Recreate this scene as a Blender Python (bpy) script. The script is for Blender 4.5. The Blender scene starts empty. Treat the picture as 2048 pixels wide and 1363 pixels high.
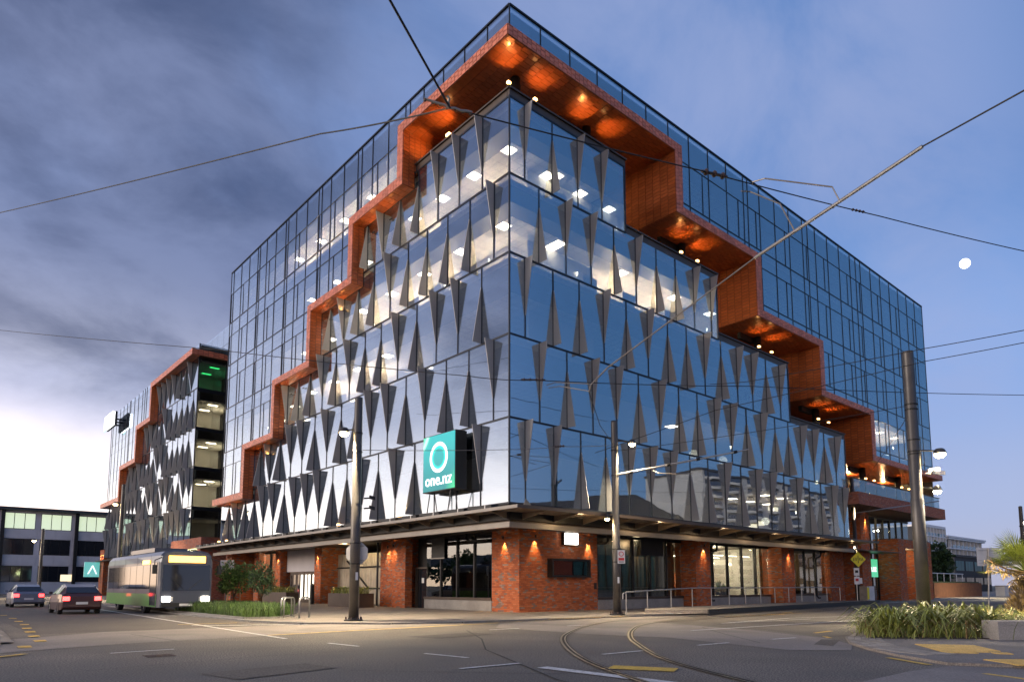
import bpy, math, random
from mathutils import Vector, Matrix
random.seed(7)
R = math.radians
S = bpy.context.scene
COL = S.collection

# ---------------------------------------------------------------- camera, sky, sun, exposure
cam_d = bpy.data.cameras.new('camera'); cam = bpy.data.objects.new('camera', cam_d); COL.objects.link(cam)
cam_d.sensor_width = 36.0; cam_d.lens = 24.055; cam_d.shift_y = 0.1648
cam_d.clip_start = 0.1; cam_d.clip_end = 6000
_yaw, _pit = R(48.883), R(6.289)
_F = Vector((math.cos(_yaw)*math.cos(_pit), math.sin(_yaw)*math.cos(_pit), math.sin(_pit)))
_r = Vector((math.sin(_yaw), -math.cos(_yaw), 0)); _u = _r.cross(_F)
cam.matrix_world = Matrix(((_r.x, _u.x, -_F.x, -19.759), (_r.y, _u.y, -_F.y, -22.823), (_r.z, _u.z, -_F.z, 1.40), (0, 0, 0, 1)))
S.camera = cam

SUN_AZ, SUN_EL = 156.0, 14.0
W = bpy.data.worlds.new('World'); S.world = W; W.use_nodes = True
def world_sky():
    nt = W.node_tree; nd = nt.nodes; nd.clear(); L = nt.links.new
    def m(op, a, b=None, c=None):
        n = nd.new('ShaderNodeMath'); n.operation = op
        for i, v in enumerate((a, b, c)):
            if v is None: continue
            if isinstance(v, (int, float)): n.inputs[i].default_value = v
            else: L(v, n.inputs[i])
        return n.outputs[0]
    def ramp(fac, stops, interp='EASE'):
        n = nd.new('ShaderNodeValToRGB'); n.color_ramp.interpolation = interp
        e = n.color_ramp.elements
        while len(e) < len(stops): e.new(0.5)
        for el, (p, c) in zip(e, stops): el.position = p; el.color = (*c, 1)
        L(fac, n.inputs[0]); return n.outputs[0]
    def smooth(v, a, b):
        n = nd.new('ShaderNodeMapRange'); n.interpolation_type = 'SMOOTHSTEP'; n.clamp = True
        L(v, n.inputs[0]); n.inputs[1].default_value = a; n.inputs[2].default_value = b
        n.inputs[3].default_value = 0; n.inputs[4].default_value = 1
        return n.outputs[0]
    def mix(f, a, b, bt='MIX'):
        n = nd.new('ShaderNodeMix'); n.data_type = 'RGBA'; n.blend_type = bt
        for s, v in ((n.inputs[0], f), (n.inputs[6], a), (n.inputs[7], b)):
            if isinstance(v, tuple): s.default_value = (*v, 1)
            elif isinstance(v, (int, float)): s.default_value = v
            else: L(v, s)
        return n.outputs[2]
    tc = nd.new('ShaderNodeTexCoord'); sp = nd.new('ShaderNodeSeparateXYZ'); L(tc.outputs['Generated'], sp.inputs[0])
    x, y, z = sp.outputs
    sx, sy = math.cos(R(SUN_AZ)), math.sin(R(SUN_AZ))
    h = m('MAXIMUM', m('SQRT', m('ADD', m('MULTIPLY', x, x), m('MULTIPLY', y, y))), 0.001)
    c = m('DIVIDE', m('ADD', m('MULTIPLY', x, sx), m('MULTIPLY', y, sy)), h)
    zz = m('MAXIMUM', z, 0.0)
    warm = ramp(zz, [(0, (1.0, .74, .53)), (.075, (.95, .80, .69)), (.15, (.56, .51, .51)), (.25, (.25, .25, .31)), (.45, (.115, .14, .23)), (1, (.045, .075, .16))])
    warm = mix(1.0, warm, (2.2, 2.1, 2.05), 'MULTIPLY')
    cool = ramp(zz, [(0, (.30, .31, .42)), (.10, (.25, .30, .48)), (.28, (.16, .265, .52)), (.5, (.085, .175, .40)), (1, (.05, .11, .27))])
    anti = ramp(zz, [(0, (.115, .15, .24)), (.10, (.068, .135, .26)), (.28, (.040, .112, .25)), (.5, (.038, .10, .225)), (1, (.045, .095, .22))])
    sky = mix(smooth(c, -.45, .78), cool, warm)
    sky = mix(smooth(c, -.80, -.96), sky, anti)
    # physical dusk sky folded in for the finer colour shifts
    st = nd.new('ShaderNodeTexSky'); st.sky_type = 'NISHITA'; st.sun_disc = False
    st.sun_elevation = R(SUN_EL); st.sun_rotation = R(90 - SUN_AZ); st.air_density = 1.2; st.dust_density = 1.5
    sky = mix(1.0, sky, mix(1.0, st.outputs[0], (.010, .010, .012), 'MULTIPLY'), 'ADD')
    # clouds on a flat layer overhead
    inv = m('DIVIDE', 1.0, m('ADD', zz, 0.34))
    cv = nd.new('ShaderNodeCombineXYZ'); L(m('MULTIPLY', x, inv), cv.inputs[0]); L(m('MULTIPLY', y, inv), cv.inputs[1])
    def noise(scale, detail, rough, dist, off, stretch=(1, 1, 1), rot=0):
        mp = nd.new('ShaderNodeMapping'); mp.inputs['Location'].default_value = off; mp.inputs['Scale'].default_value = stretch
        mp.inputs['Rotation'].default_value = (0, 0, R(rot)); L(cv.outputs[0], mp.inputs[0])
        n = nd.new('ShaderNodeTexNoise'); L(mp.outputs[0], n.inputs['Vector'])
        n.inputs['Scale'].default_value = scale; n.inputs['Detail'].default_value = detail
        n.inputs['Roughness'].default_value = rough; n.inputs['Distortion'].default_value = dist
        return n.outputs[0]
    n1 = noise(1.35, 7, .55, .25, (3.1, 1.7, 0), (1.0, 1.1, 1), 35)
    n2 = noise(3.2, 7, .58, .3, (8.2, 4.4, 0), (1.0, 1.15, 1), 35)
    side = smooth(c, -.52, .12)
    lift = smooth(zz, .13, .35)
    low = m('MULTIPLY', m('SUBTRACT', 1.0, lift), .36)
    thr = m('SUBTRACT', n1, low)
    dens = m('MULTIPLY', smooth(thr, .27, .56), side)
    body = mix(smooth(n2, .34, .68), (.034, .050, .112), (.125, .155, .27))
    body = mix(smooth(zz, .42, .12), body, mix(smooth(n2, .3, .7), (.15, .17, .25), (.52, .52, .60)))
    sky = mix(m('MULTIPLY', dens, .84), sky, body)
    # thin pink cirrus on the blue side
    n3 = noise(2.4, 7, .58, .5, (1.3, 6.1, 0), (.8, 1.5, 1), -20)
    ci = m('MULTIPLY', m('MULTIPLY', smooth(n3, .30, .66), smooth(zz, .05, .25)), m('SUBTRACT', 1.0, m('MULTIPLY', side, .8)))
    ci = m('MULTIPLY', ci, smooth(c, -.93, -.72))
    sky = mix(m('MULTIPLY', ci, .58), sky, (.27, .315, .50))
    bg = nd.new('ShaderNodeBackground'); L(sky, bg.inputs[0]); bg.inputs[1].default_value = 1.0
    out = nd.new('ShaderNodeOutputWorld'); L(bg.outputs[0], out.inputs[0])
world_sky()
sun_d = bpy.data.lights.new('sun', 'SUN'); sun = bpy.data.objects.new('sun', sun_d); COL.objects.link(sun)
sun_d.energy = 1.3; sun_d.angle = R(26); sun_d.color = (1.0, .88, .78)
_sd = Vector((math.cos(R(SUN_AZ))*math.cos(R(SUN_EL)), math.sin(R(SUN_AZ))*math.cos(R(SUN_EL)), math.sin(R(SUN_EL))))
sun.rotation_euler = _sd.to_track_quat('Z', 'Y').to_euler()
S.view_settings.view_transform = 'Standard'; S.view_settings.look = 'None'
S.view_settings.exposure = 0.5; S.view_settings.gamma = 1.0; S.view_settings.use_curve_mapping = False
S.render.engine = 'CYCLES'; cy = S.cycles
cy.use_denoising = True
try: cy.denoiser = 'OPENIMAGEDENOISE'
except Exception: pass
cy.max_bounces = 7; cy.diffuse_bounces = 3; cy.glossy_bounces = 4; cy.transmission_bounces = 4; cy.transparent_max_bounces = 14
cy.caustics_reflective = False; cy.caustics_refractive = False
cy.sample_clamp_indirect = 4.0; cy.use_light_tree = True

# ---------------------------------------------------------------- materials
MATS = {}
def _nodes(name):
    m = bpy.data.materials.new(name); m.use_nodes = True; MATS[name] = m
    nt = m.node_tree; b = nt.nodes['Principled BSDF']
    return m, nt, b, nt.links.new
def mat(name, col, rough=.6, metal=0.0, var=.12, scale=3.0, bump=0.0, bscale=40.0, spec=.5, fine=0.0, island=0.0, stains=None, coat=0.0):
    m, nt, b, L = _nodes(name); nd = nt.nodes
    b.inputs['Roughness'].default_value = rough; b.inputs['Metallic'].default_value = metal
    b.inputs['Specular IOR Level'].default_value = spec; b.inputs['Coat Weight'].default_value = coat
    tc = nd.new('ShaderNodeTexCoord')
    n = nd.new('ShaderNodeTexNoise'); n.inputs['Scale'].default_value = scale; n.inputs['Detail'].default_value = 6
    L(tc.outputs['Object'], n.inputs['Vector'])
    r = nd.new('ShaderNodeValToRGB'); e = r.color_ramp.elements
    e[0].position = .3; e[1].position = .7
    e[0].color = (*[max(0, c*(1-var)) for c in col], 1); e[1].color = (*[min(1, c*(1+var)) for c in col], 1)
    L(n.outputs[0], r.inputs[0]); cur = r.outputs[0]
    def mixc(fac, a, bcol, bt):
        x = nd.new('ShaderNodeMix'); x.data_type = 'RGBA'; x.blend_type = bt
        if isinstance(fac, float): x.inputs[0].default_value = fac
        else: L(fac, x.inputs[0])
        L(a, x.inputs[6])
        if isinstance(bcol, tuple): x.inputs[7].default_value = (*bcol, 1)
        else: L(bcol, x.inputs[7])
        return x.outputs[2]
    if fine:
        f = nd.new('ShaderNodeTexNoise'); f.inputs['Scale'].default_value = 34; f.inputs['Detail'].default_value = 4
        L(tc.outputs['Object'], f.inputs['Vector'])
        fr = nd.new('ShaderNodeValToRGB'); fr.color_ramp.elements[0].position = .35; fr.color_ramp.elements[1].position = .65
        fr.color_ramp.elements[0].color = (1-fine,)*3 + (1,); fr.color_ramp.elements[1].color = (1+fine,)*3 + (1,)
        L(f.outputs[0], fr.inputs[0]); cur = mixc(1.0, cur, fr.outputs[0], 'MULTIPLY')
    if stains:
        f = nd.new('ShaderNodeTexNoise'); f.inputs['Scale'].default_value = stains[1]; f.inputs['Detail'].default_value = 8; f.inputs['Distortion'].default_value = .6
        L(tc.outputs['Object'], f.inputs['Vector'])
        mr = nd.new('ShaderNodeMapRange'); mr.inputs[1].default_value = .48; mr.inputs[2].default_value = .72; mr.inputs[4].default_value = stains[2]
        L(f.outputs[0], mr.inputs[0]); cur = mixc(mr.outputs[0], cur, stains[0], 'MIX')
    if island:
        g = nd.new('ShaderNodeNewGeometry'); ir = nd.new('ShaderNodeMapRange')
        ir.inputs[3].default_value = 1-island; ir.inputs[4].default_value = 1+island
        oi = nd.new('ShaderNodeObjectInfo'); ad = nd.new('ShaderNodeMath'); ad.operation = 'ADD'; fr_ = nd.new('ShaderNodeMath'); fr_.operation = 'FRACT'
        L(g.outputs['Random Per Island'], ad.inputs[0]); L(oi.outputs['Random'], ad.inputs[1]); L(ad.outputs[0], fr_.inputs[0]); L(fr_.outputs[0], ir.inputs[0])
        cc = nd.new('ShaderNodeCombineColor')
        for i in range(3): L(ir.outputs[0], cc.inputs[i])
        cur = mixc(1.0, cur, cc.outputs[0], 'MULTIPLY')
    L(cur, b.inputs['Base Color'])
    if bump:
        bn = nd.new('ShaderNodeTexNoise'); bn.inputs['Scale'].default_value = bscale; bn.inputs['Detail'].default_value = 5
        L(tc.outputs['Object'], bn.inputs['Vector'])
        bp = nd.new('ShaderNodeBump'); bp.inputs['Strength'].default_value = bump; bp.inputs['Distance'].default_value = .02
        L(bn.outputs[0], bp.inputs['Height']); L(bp.outputs[0], b.inputs['Normal'])
        rr = nd.new('ShaderNodeMapRange'); rr.inputs[3].default_value = max(.02, rough-.12); rr.inputs[4].default_value = min(1, rough+.12)
        L(bn.outputs[0], rr.inputs[0]); L(rr.outputs[0], b.inputs['Roughness'])
    return m
def emit(name, col, strength):
    m, nt, b, L = _nodes(name)
    b.inputs['Base Color'].default_value = (.8, .8, .8, 1)
    b.inputs['Emission Color'].default_value = (*col, 1); b.inputs['Emission Strength'].default_value = strength
    return m
def glass(name, tint, refl, rcol, rough=.004):
    m = bpy.data.materials.new(name); m.use_nodes = True; MATS[name] = m
    nt = m.node_tree; nd = nt.nodes; nd.clear(); L = nt.links.new
    t = nd.new('ShaderNodeBsdfTransparent'); t.inputs[0].default_value = (*tint, 1)
    g = nd.new('ShaderNodeBsdfGlossy'); g.inputs[0].default_value = (*rcol, 1); g.inputs['Roughness'].default_value = rough
    tc = nd.new('ShaderNodeTexCoord'); n = nd.new('ShaderNodeTexNoise'); n.inputs['Scale'].default_value = .55; n.inputs['Detail'].default_value = 2
    L(tc.outputs['Object'], n.inputs['Vector'])
    bp = nd.new('ShaderNodeBump'); bp.inputs['Strength'].default_value = .05; bp.inputs['Distance'].default_value = .05
    L(n.outputs[0], bp.inputs['Height']); L(bp.outputs[0], g.inputs['Normal'])
    lw = nd.new('ShaderNodeLayerWeight'); lw.inputs[0].default_value = .5
    pw = nd.new('ShaderNodeMath'); pw.operation = 'POWER'; pw.inputs[1].default_value = 4.0; L(lw.outputs['Facing'], pw.inputs[0])
    mr = nd.new('ShaderNodeMapRange'); mr.inputs[3].default_value = refl; mr.inputs[4].default_value = .95
    L(pw.outputs[0], mr.inputs[0])
    x = nd.new('ShaderNodeMixShader'); L(mr.outputs[0], x.inputs[0]); L(t.outputs[0], x.inputs[1]); L(g.outputs[0], x.inputs[2])
    o = nd.new('ShaderNodeOutputMaterial'); L(x.outputs[0], o.inputs[0])
    return m
def brick_mat(name, stops, rough=.85):
    m, nt, b, L = _nodes(name); nd = nt.nodes
    g = nd.new('ShaderNodeNewGeometry'); r = nd.new('ShaderNodeValToRGB'); r.color_ramp.interpolation = 'CONSTANT'
    e = r.color_ramp.elements
    while len(e) < len(stops): e.new(.5)
    for el, (p, c) in zip(e, stops): el.position = p; el.color = (*c, 1)
    L(g.outputs['Random Per Island'], r.inputs[0])
    tc = nd.new('ShaderNodeTexCoord'); n = nd.new('ShaderNodeTexNoise'); n.inputs['Scale'].default_value = 25; n.inputs['Detail'].default_value = 5
    L(tc.outputs['Object'], n.inputs['Vector'])
    mr = nd.new('ShaderNodeMapRange'); mr.inputs[3].default_value = .65; mr.inputs[4].default_value = 1.3; L(n.outputs[0], mr.inputs[0])
    cc = nd.new('ShaderNodeCombineColor')
    for i in range(3): L(mr.outputs[0], cc.inputs[i])
    x = nd.new('ShaderNodeMix'); x.data_type = 'RGBA'; x.blend_type = 'MULTIPLY'; x.inputs[0].default_value = 1
    L(r.outputs[0], x.inputs[6]); L(cc.outputs[0], x.inputs[7]); L(x.outputs[2], b.inputs['Base Color'])
    b.inputs['Roughness'].default_value = rough
    bp = nd.new('ShaderNodeBump'); bp.inputs['Strength'].default_value = .25; bp.inputs['Distance'].default_value = .01
    L(n.outputs[0], bp.inputs['Height']); L(bp.outputs[0], b.inputs['Normal'])
    return m

mat('asphalt', (.172, .147, .120), .8, var=.16, scale=.35, bump=.6, bscale=45, fine=.8, stains=((.11, .104, .098), .22, .7))
mat('asphalt_dark', (.124, .107, .090), .8, var=.15, scale=.5, bump=.5, bscale=120, fine=.45)
mat('concrete_road', (.26, .225, .20), .8, var=.14, scale=.4, bump=.3, bscale=90, fine=.22, stains=((.10, .09, .085), .5, .5))
mat('footpath', (.23, .20, .175), .82, var=.15, scale=.6, bump=.35, bscale=70, fine=.3, stains=((.09, .08, .075), .8, .5))
mat('paver', (.32, .28, .235), .8, var=.15, scale=2, bump=.3, bscale=60, fine=.2, island=.2)
mat('ground_far', (.07, .075, .06), .9, var=.3, scale=.02)
mat('paint_white', (.66, .64, .62), .6, var=.14, scale=6, fine=.2, stains=((.25, .24, .23), 9, .7))
mat('paint_yellow', (.72, .45, .06), .6, var=.14, scale=6, fine=.2, stains=((.3, .2, .06), 9, .6))
mat('tactile_yellow', (.58, .39, .11), .65, var=.12, scale=4, bump=.3, bscale=25, fine=.2)
mat('rail_steel', (.20, .165, .12), .38, 1.0, var=.25, scale=5, stains=((.16, .09, .05), 4, .6))
mat('groove_dark', (.03, .028, .026), .8)
mat('kerb', (.24, .23, .215), .8, var=.15, scale=2, bump=.3, fine=.2)
mat('iron', (.16, .11, .09), .55, .6, var=.3, scale=12, bump=.6, bscale=60)
glass('facade_glass', (.92, .95, .97), .44, (.82, .92, 1.0))
glass('shop_glass', (.72, .74, .72), .12, (.9, .95, 1.0))
glass('rail_glass', (.70, .74, .76), .20, (.9, .95, 1.0))
mat('mullion', (.018, .022, .030), .35, .3, var=.1)
mat('spandrel_back', (.020, .030, .042), .5, var=.1)
mat('fin_metal', (.35, .345, .35), .5, .15, var=.10, scale=.6, fine=.06)
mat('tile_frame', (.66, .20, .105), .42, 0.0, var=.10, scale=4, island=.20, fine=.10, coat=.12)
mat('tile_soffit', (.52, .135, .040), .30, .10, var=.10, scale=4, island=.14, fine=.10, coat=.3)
mat('frame_core', (.10, .030, .018), .7)
brick_mat('brick', [(0, (.40, .105, .036)), (.28, (.46, .125, .044)), (.55, (.33, .085, .034)), (.72, (.49, .155, .066)), (.84, (.21, .14, .12)), (.93, (.29, .20, .165))])
brick_mat('brick_pale', [(0, (.36, .13, .085)), (.3, (.42, .16, .10)), (.6, (.31, .11, .075)), (.8, (.45, .19, .13)), (.92, (.26, .16, .14))])
mat('mortar', (.11, .075, .055), .9, var=.2, scale=10)
mat('dark_metal', (.022, .021, .021), .45, .4, var=.15)
mat('bronze_metal', (.10, .075, .060), .42, .5, var=.15, scale=1.5)
mat('canopy_metal', (.17, .13, .10), .45, .3, var=.15, scale=1.2)
mat('fascia_metal', (.28, .255, .225), .42, .35, var=.10, scale=1.0)
mat('white_wall', (.62, .58, .52), .8, var=.06, scale=.5)
mat('ceiling_tile', (.70, .66, .60), .85, var=.04, scale=2)
def ceiling_grid():
    m = MATS['ceiling_tile']; nt = m.node_tree; nd = nt.nodes; L = nt.links.new; b = nd['Principled BSDF']
    src = b.inputs['Base Color'].links[0].from_socket
    tc = nd.new('ShaderNodeTexCoord'); bt = nd.new('ShaderNodeTexBrick'); bt.offset = 0; bt.squash = 1
    for k, v in (('Scale', 1.0), ('Mortar Size', .014), ('Brick Width', .6), ('Row Height', .6)): bt.inputs[k].default_value = v
    bt.inputs['Color1'].default_value = bt.inputs['Color2'].default_value = (1, 1, 1, 1); bt.inputs['Mortar'].default_value = (.5, .48, .45, 1)
    L(tc.outputs['Object'], bt.inputs['Vector'])
    x = nd.new('ShaderNodeMix'); x.data_type = 'RGBA'; x.blend_type = 'MULTIPLY'; x.inputs[0].default_value = 1
    L(src, x.inputs[6]); L(bt.outputs['Color'], x.inputs[7]); L(x.outputs[2], b.inputs['Base Color'])
ceiling_grid()
mat('carpet', (.08, .08, .085), .95, var=.2, scale=3)
mat('slab_edge', (.40, .38, .35), .8)
mat('timber', (.20, .12, .07), .6, var=.3, scale=3)
mat('concrete', (.30, .28, .26), .8, var=.14, scale=1.3, bump=.25, bscale=30, fine=.15, stains=((.2, .185, .17), 1.1, .5))
mat('curtain', (.20, .16, .12), .9, var=.12, scale=4)
mat('roller', (.34, .29, .22), .5, .4, var=.18, scale=1.5)
mat('pole_paint', (.085, .078, .074), .42, .5, var=.12, scale=1.2, fine=.1, stains=((.14, .125, .11), 1.4, .4))
mat('galvanised', (.42, .41, .40), .38, .8, var=.14, scale=4)
mat('sign_back', (.62, .61, .60), .5, .1, var=.10, scale=2)
mat('sign_white', (.75, .74, .72), .5, var=.08)
mat('sign_yellow', (.80, .68, .02), .5, var=.06)
mat('sign_red', (.55, .03, .03), .5)
mat('black', (.012, .012, .013), .5)
mat('wire', (.020, .019, .019), .5, .4)
mat('wire_pale', (.24, .22, .20), .45, .5)
mat('insulator', (.05, .03, .025), .3)
mat('leaf_shrub', (.085, .15, .03), .55, var=.3, scale=6, island=.45)
mat('leaf_tree', (.035, .07, .022), .6, var=.3, scale=4, island=.5)
mat('leaf_flax', (.21, .235, .05), .5, var=.3, scale=5, island=.5)
mat('leaf_dry', (.24, .16, .06), .7, var=.3, scale=5, island=.4)
mat('leaf_palm', (.12, .15, .022), .5, var=.3, scale=3, island=.35)
mat('bark', (.11, .075, .045), .9, var=.35, scale=8, bump=.8, bscale=20)
mat('soil', (.05, .04, .03), .95, var=.3, scale=4, bump=.5)
mat('corten', (.14, .055, .025), .85, var=.25, scale=2, fine=.15)
mat('wood_post', (.35, .25, .13), .8, var=.25, scale=8)
mat('bollard_yellow', (.75, .55, .02), .5)
mat('panel_grey', (.66, .62, .63), .7, var=.08, scale=.6)
mat('roof_dark', (.06, .06, .065), .7, var=.1)
mat('render_white', (.88, .88, .88), .75, var=.06, scale=.3)
mat('render_dark', (.035, .037, .045), .7, var=.1)
mat('render_grey', (.42, .41, .40), .75, var=.08, scale=.3)
mat('red_cladding', (.26, .055, .025), .6, var=.15, scale=.5)
mat('teal_cladding', (.03, .13, .14), .35, var=.3, scale=.4)
mat('bus_body', (.06, .068, .095), .35, 0, var=.1, scale=1, coat=.4)
mat('bus_green', (.08, .26, .05), .4, 0, var=.1, coat=.3)
mat('bus_glass', (.02, .022, .028), .06, 0, var=.05, spec=.9)
mat('car_paint', (.20, .21, .26), .3, .3, var=.05, coat=.6)
mat('car_paint_dark', (.07, .025, .025), .3, .3, var=.05, coat=.6)
mat('tyre', (.02, .02, .02), .85)
mat('alloy', (.35, .35, .36), .35, .8)
emit('panel_light', (1.0, .84, .60), 11.0)
emit('office_light_cool', (.92, 1.0, .86), 3.0)
emit('lamp_warm', (1.0, .72, .30), 45.0)
emit('lamp_white', (1.0, .93, .72), 45.0)
emit('wall_lamp', (1.0, .62, .24), 30.0)
emit('uplight', (1.0, .52, .16), 7.0)
emit('box_light', (1.0, .95, .82), 6.0)
emit('door_light', (1.0, .93, .76), 1.6)
emit('pendant', (1.0, .86, .62), 7.0)
emit('green_light', (.05, 1.0, .25), 1.6)
emit('led_amber', (1.0, .42, .03), 5.0)
emit('head_light', (1.0, .88, .68), 18.0)
emit('tail_light', (1.0, .03, .02), 5.0)
emit('window_warm', (1.0, .80, .45), .9)
emit('window_green', (.85, 1.0, .62), .5)
emit('sign_glow_white', (1.0, 1.0, 1.0), 4.0)
emit('letter_white', (1.0, 1.0, 1.0), .9)
emit('sign_green', (.01, .55, .22), .7)
emit('sign_teal', (.0, .45, .40), .6)
emit('moon_light', (1.0, .98, .94), 3.0)
emit('violet_tube', (.35, .25, 1.0), 1.6)

# ---------------------------------------------------------------- mesh helpers
class MB:
    def __init__(s): s.v = []; s.f = []
    def add(s, vs, fs):
        o = len(s.v); s.v.extend([tuple(p) for p in vs]); s.f.extend([tuple(i+o for i in f) for f in fs]); return s
    def box(s, x0, x1, y0, y1, z0, z1):
        if x0 > x1: x0, x1 = x1, x0
        if y0 > y1: y0, y1 = y1, y0
        if z0 > z1: z0, z1 = z1, z0
        return s.add([(x0, y0, z0), (x1, y0, z0), (x1, y1, z0), (x0, y1, z0), (x0, y0, z1), (x1, y0, z1), (x1, y1, z1), (x0, y1, z1)],
            [(0, 3, 2, 1), (4, 5, 6, 7), (0, 1, 5, 4), (1, 2, 6, 5), (2, 3, 7, 6), (3, 0, 4, 7)])
    def obox(s, o, u, v, n):
        o, u, v, n = Vector(o), Vector(u), Vector(v), Vector(n)
        p = [o, o+u, o+u+v, o+v, o+n, o+u+n, o+u+v+n, o+v+n]
        fl = u.cross(v).dot(n) > 0
        fs = [(0, 3, 2, 1), (4, 5, 6, 7), (0, 1, 5, 4), (1, 2, 6, 5), (2, 3, 7, 6), (3, 0, 4, 7)]
        return s.add(p, fs if fl else [f[::-1] for f in fs])
    def prism(s, pts, z0, z1):          # pts: ccw xy
        n = len(pts); v = [(x, y, z0) for x, y in pts]+[(x, y, z1) for x, y in pts]
        return s.add(v, [tuple(range(n))[::-1], tuple(range(n, 2*n))]+[(i, (i+1) % n, (i+1) % n+n, i+n) for i in range(n)])
    def extrude(s, prof, a, b, fn):     # profile (p,q) list, fn(p,q,t)->xyz between t=a and t=b
        n = len(prof); v = [fn(p, q, a) for p, q in prof]+[fn(p, q, b) for p, q in prof]
        return s.add(v, [tuple(range(n))[::-1], tuple(range(n, 2*n))]+[(i, (i+1) % n, (i+1) % n+n, i+n) for i in range(n)])
    def tube(s, path, r, n=8, cap=True):
        path = [Vector(p) for p in path]; rs = r if isinstance(r, (list, tuple)) else [r]*len(path)
        o = len(s.v); up = None
        for i, p in enumerate(path):
            t = (path[min(i+1, len(path)-1)]-path[max(i-1, 0)]).normalized()
            if up is None:
                up = t.orthogonal().normalized()
            up = (up-t*up.dot(t)).normalized(); w = t.cross(up)
            for k in range(n):
                a = 2*math.pi*k/n; q = p+(up*math.cos(a)+w*math.sin(a))*rs[i]; s.v.append(tuple(q))
        for i in range(len(path)-1):
            for k in range(n):
                a, b = o+i*n+k, o+i*n+(k+1) % n; s.f.append((a, b, b+n, a+n))
        if cap:
            s.f.append(tuple(o+k for k in range(n))[::-1]); e = o+(len(path)-1)*n; s.f.append(tuple(e+k for k in range(n)))
        return s
    def lathe(s, prof, n=16, c=(0, 0, 0)):
        return s.tube([(c[0], c[1], c[2]+z) for r, z in prof], [max(r, .0005) for r, z in prof], n)
    def ball(s, c, r, n=10, m=6, sz=1.0):
        pr = [(r*math.sin(math.pi*i/m), -r*sz*math.cos(math.pi*i/m)) for i in range(m+1)]
        return s.lathe(pr, n, c)
    def mesh(s, name, mt, smooth=False):
        me = bpy.data.meshes.new(name); me.from_pydata(s.v, [], s.f)
        me.materials.append(MATS[mt])
        if smooth: me.polygons.foreach_set('use_smooth', [True]*len(me.polygons))
        me.update(); return me
    def build(s, name, mt, parent=None, smooth=False, loc=None, **kw):
        return link(name, s.mesh(name, mt, smooth), parent, loc, **kw)
def link(name, me, parent=None, loc=None, rz=0, **kw):
    o = bpy.data.objects.new(name, me); COL.objects.link(o)
    if parent is not None: o.parent = parent
    if loc is not None: o.location = loc
    if rz: o.rotation_euler = (0, 0, rz)
    for k, v in kw.items(): o[k] = v
    return o
def thing(name, label, category, loc=(0, 0, 0), rz=0, group=None):
    o = link(name, None, None, loc, rz); o.empty_display_size = .2; o['label'] = label; o['category'] = category
    if group: o['group'] = group
    return o
def tag(o, label, category, group=None):
    o['label'] = label; o['category'] = category
    if group: o['group'] = group
    return o
def dup(root, loc, rz=0, label=None, group=None):
    def cp(o, par):
        c = o.copy(); COL.objects.link(c); c.parent = par
        for ch in list(o.children): cp(ch, c)
        return c
    r = cp(root, None); r.location = loc; r.rotation_euler = (0, 0, rz)
    if label: r['label'] = label
    if group: r['group'] = group
    return r
def BX(*a): return MB().box(*a)
def spot(name, loc, target, energy, col, size=70, blend=.6, rad=.05, parent=None):
    d = bpy.data.lights.new(name, 'SPOT'); d.energy = energy; d.color = col; d.spot_size = R(size); d.spot_blend = blend; d.shadow_soft_size = rad
    o = bpy.data.objects.new(name, d); COL.objects.link(o); o.location = loc
    o.rotation_euler = (Vector(loc)-Vector(target)).to_track_quat('Z', 'Y').to_euler()
    if parent: o.parent = parent
    return o
def point(name, loc, energy, col, rad=.1, parent=None):
    d = bpy.data.lights.new(name, 'POINT'); d.energy = energy; d.color = col; d.shadow_soft_size = rad
    o = bpy.data.objects.new(name, d); COL.objects.link(o); o.location = loc
    if parent: o.parent = parent
    return o
def text_mesh(txt, size, mt, depth=.01, bold=0.0, space=1.0):
    cu = bpy.data.curves.new('t', 'FONT'); cu.body = txt; cu.size = size; cu.extrude = depth; cu.offset = bold; cu.align_x = 'CENTER'; cu.align_y = 'CENTER'
    cu.space_character = space; cu.resolution_u = 3
    o = bpy.data.objects.new('t', cu); COL.objects.link(o)
    dg = bpy.context.evaluated_depsgraph_get(); me = bpy.data.meshes.new_from_object(o.evaluated_get(dg))
    bpy.data.objects.remove(o); me.materials.clear(); me.materials.append(MATS[mt]); return me
def basis_obj(name, me, parent, o, xdir, ydir):
    ob = link(name, me, parent); x = Vector(xdir).normalized(); y = Vector(ydir).normalized(); z = x.cross(y)
    ob.matrix_local = Matrix(((x.x, y.x, z.x, o[0]), (x.y, y.y, z.y, o[1]), (x.z, y.z, z.z, o[2]), (0, 0, 0, 1))); return ob
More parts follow.
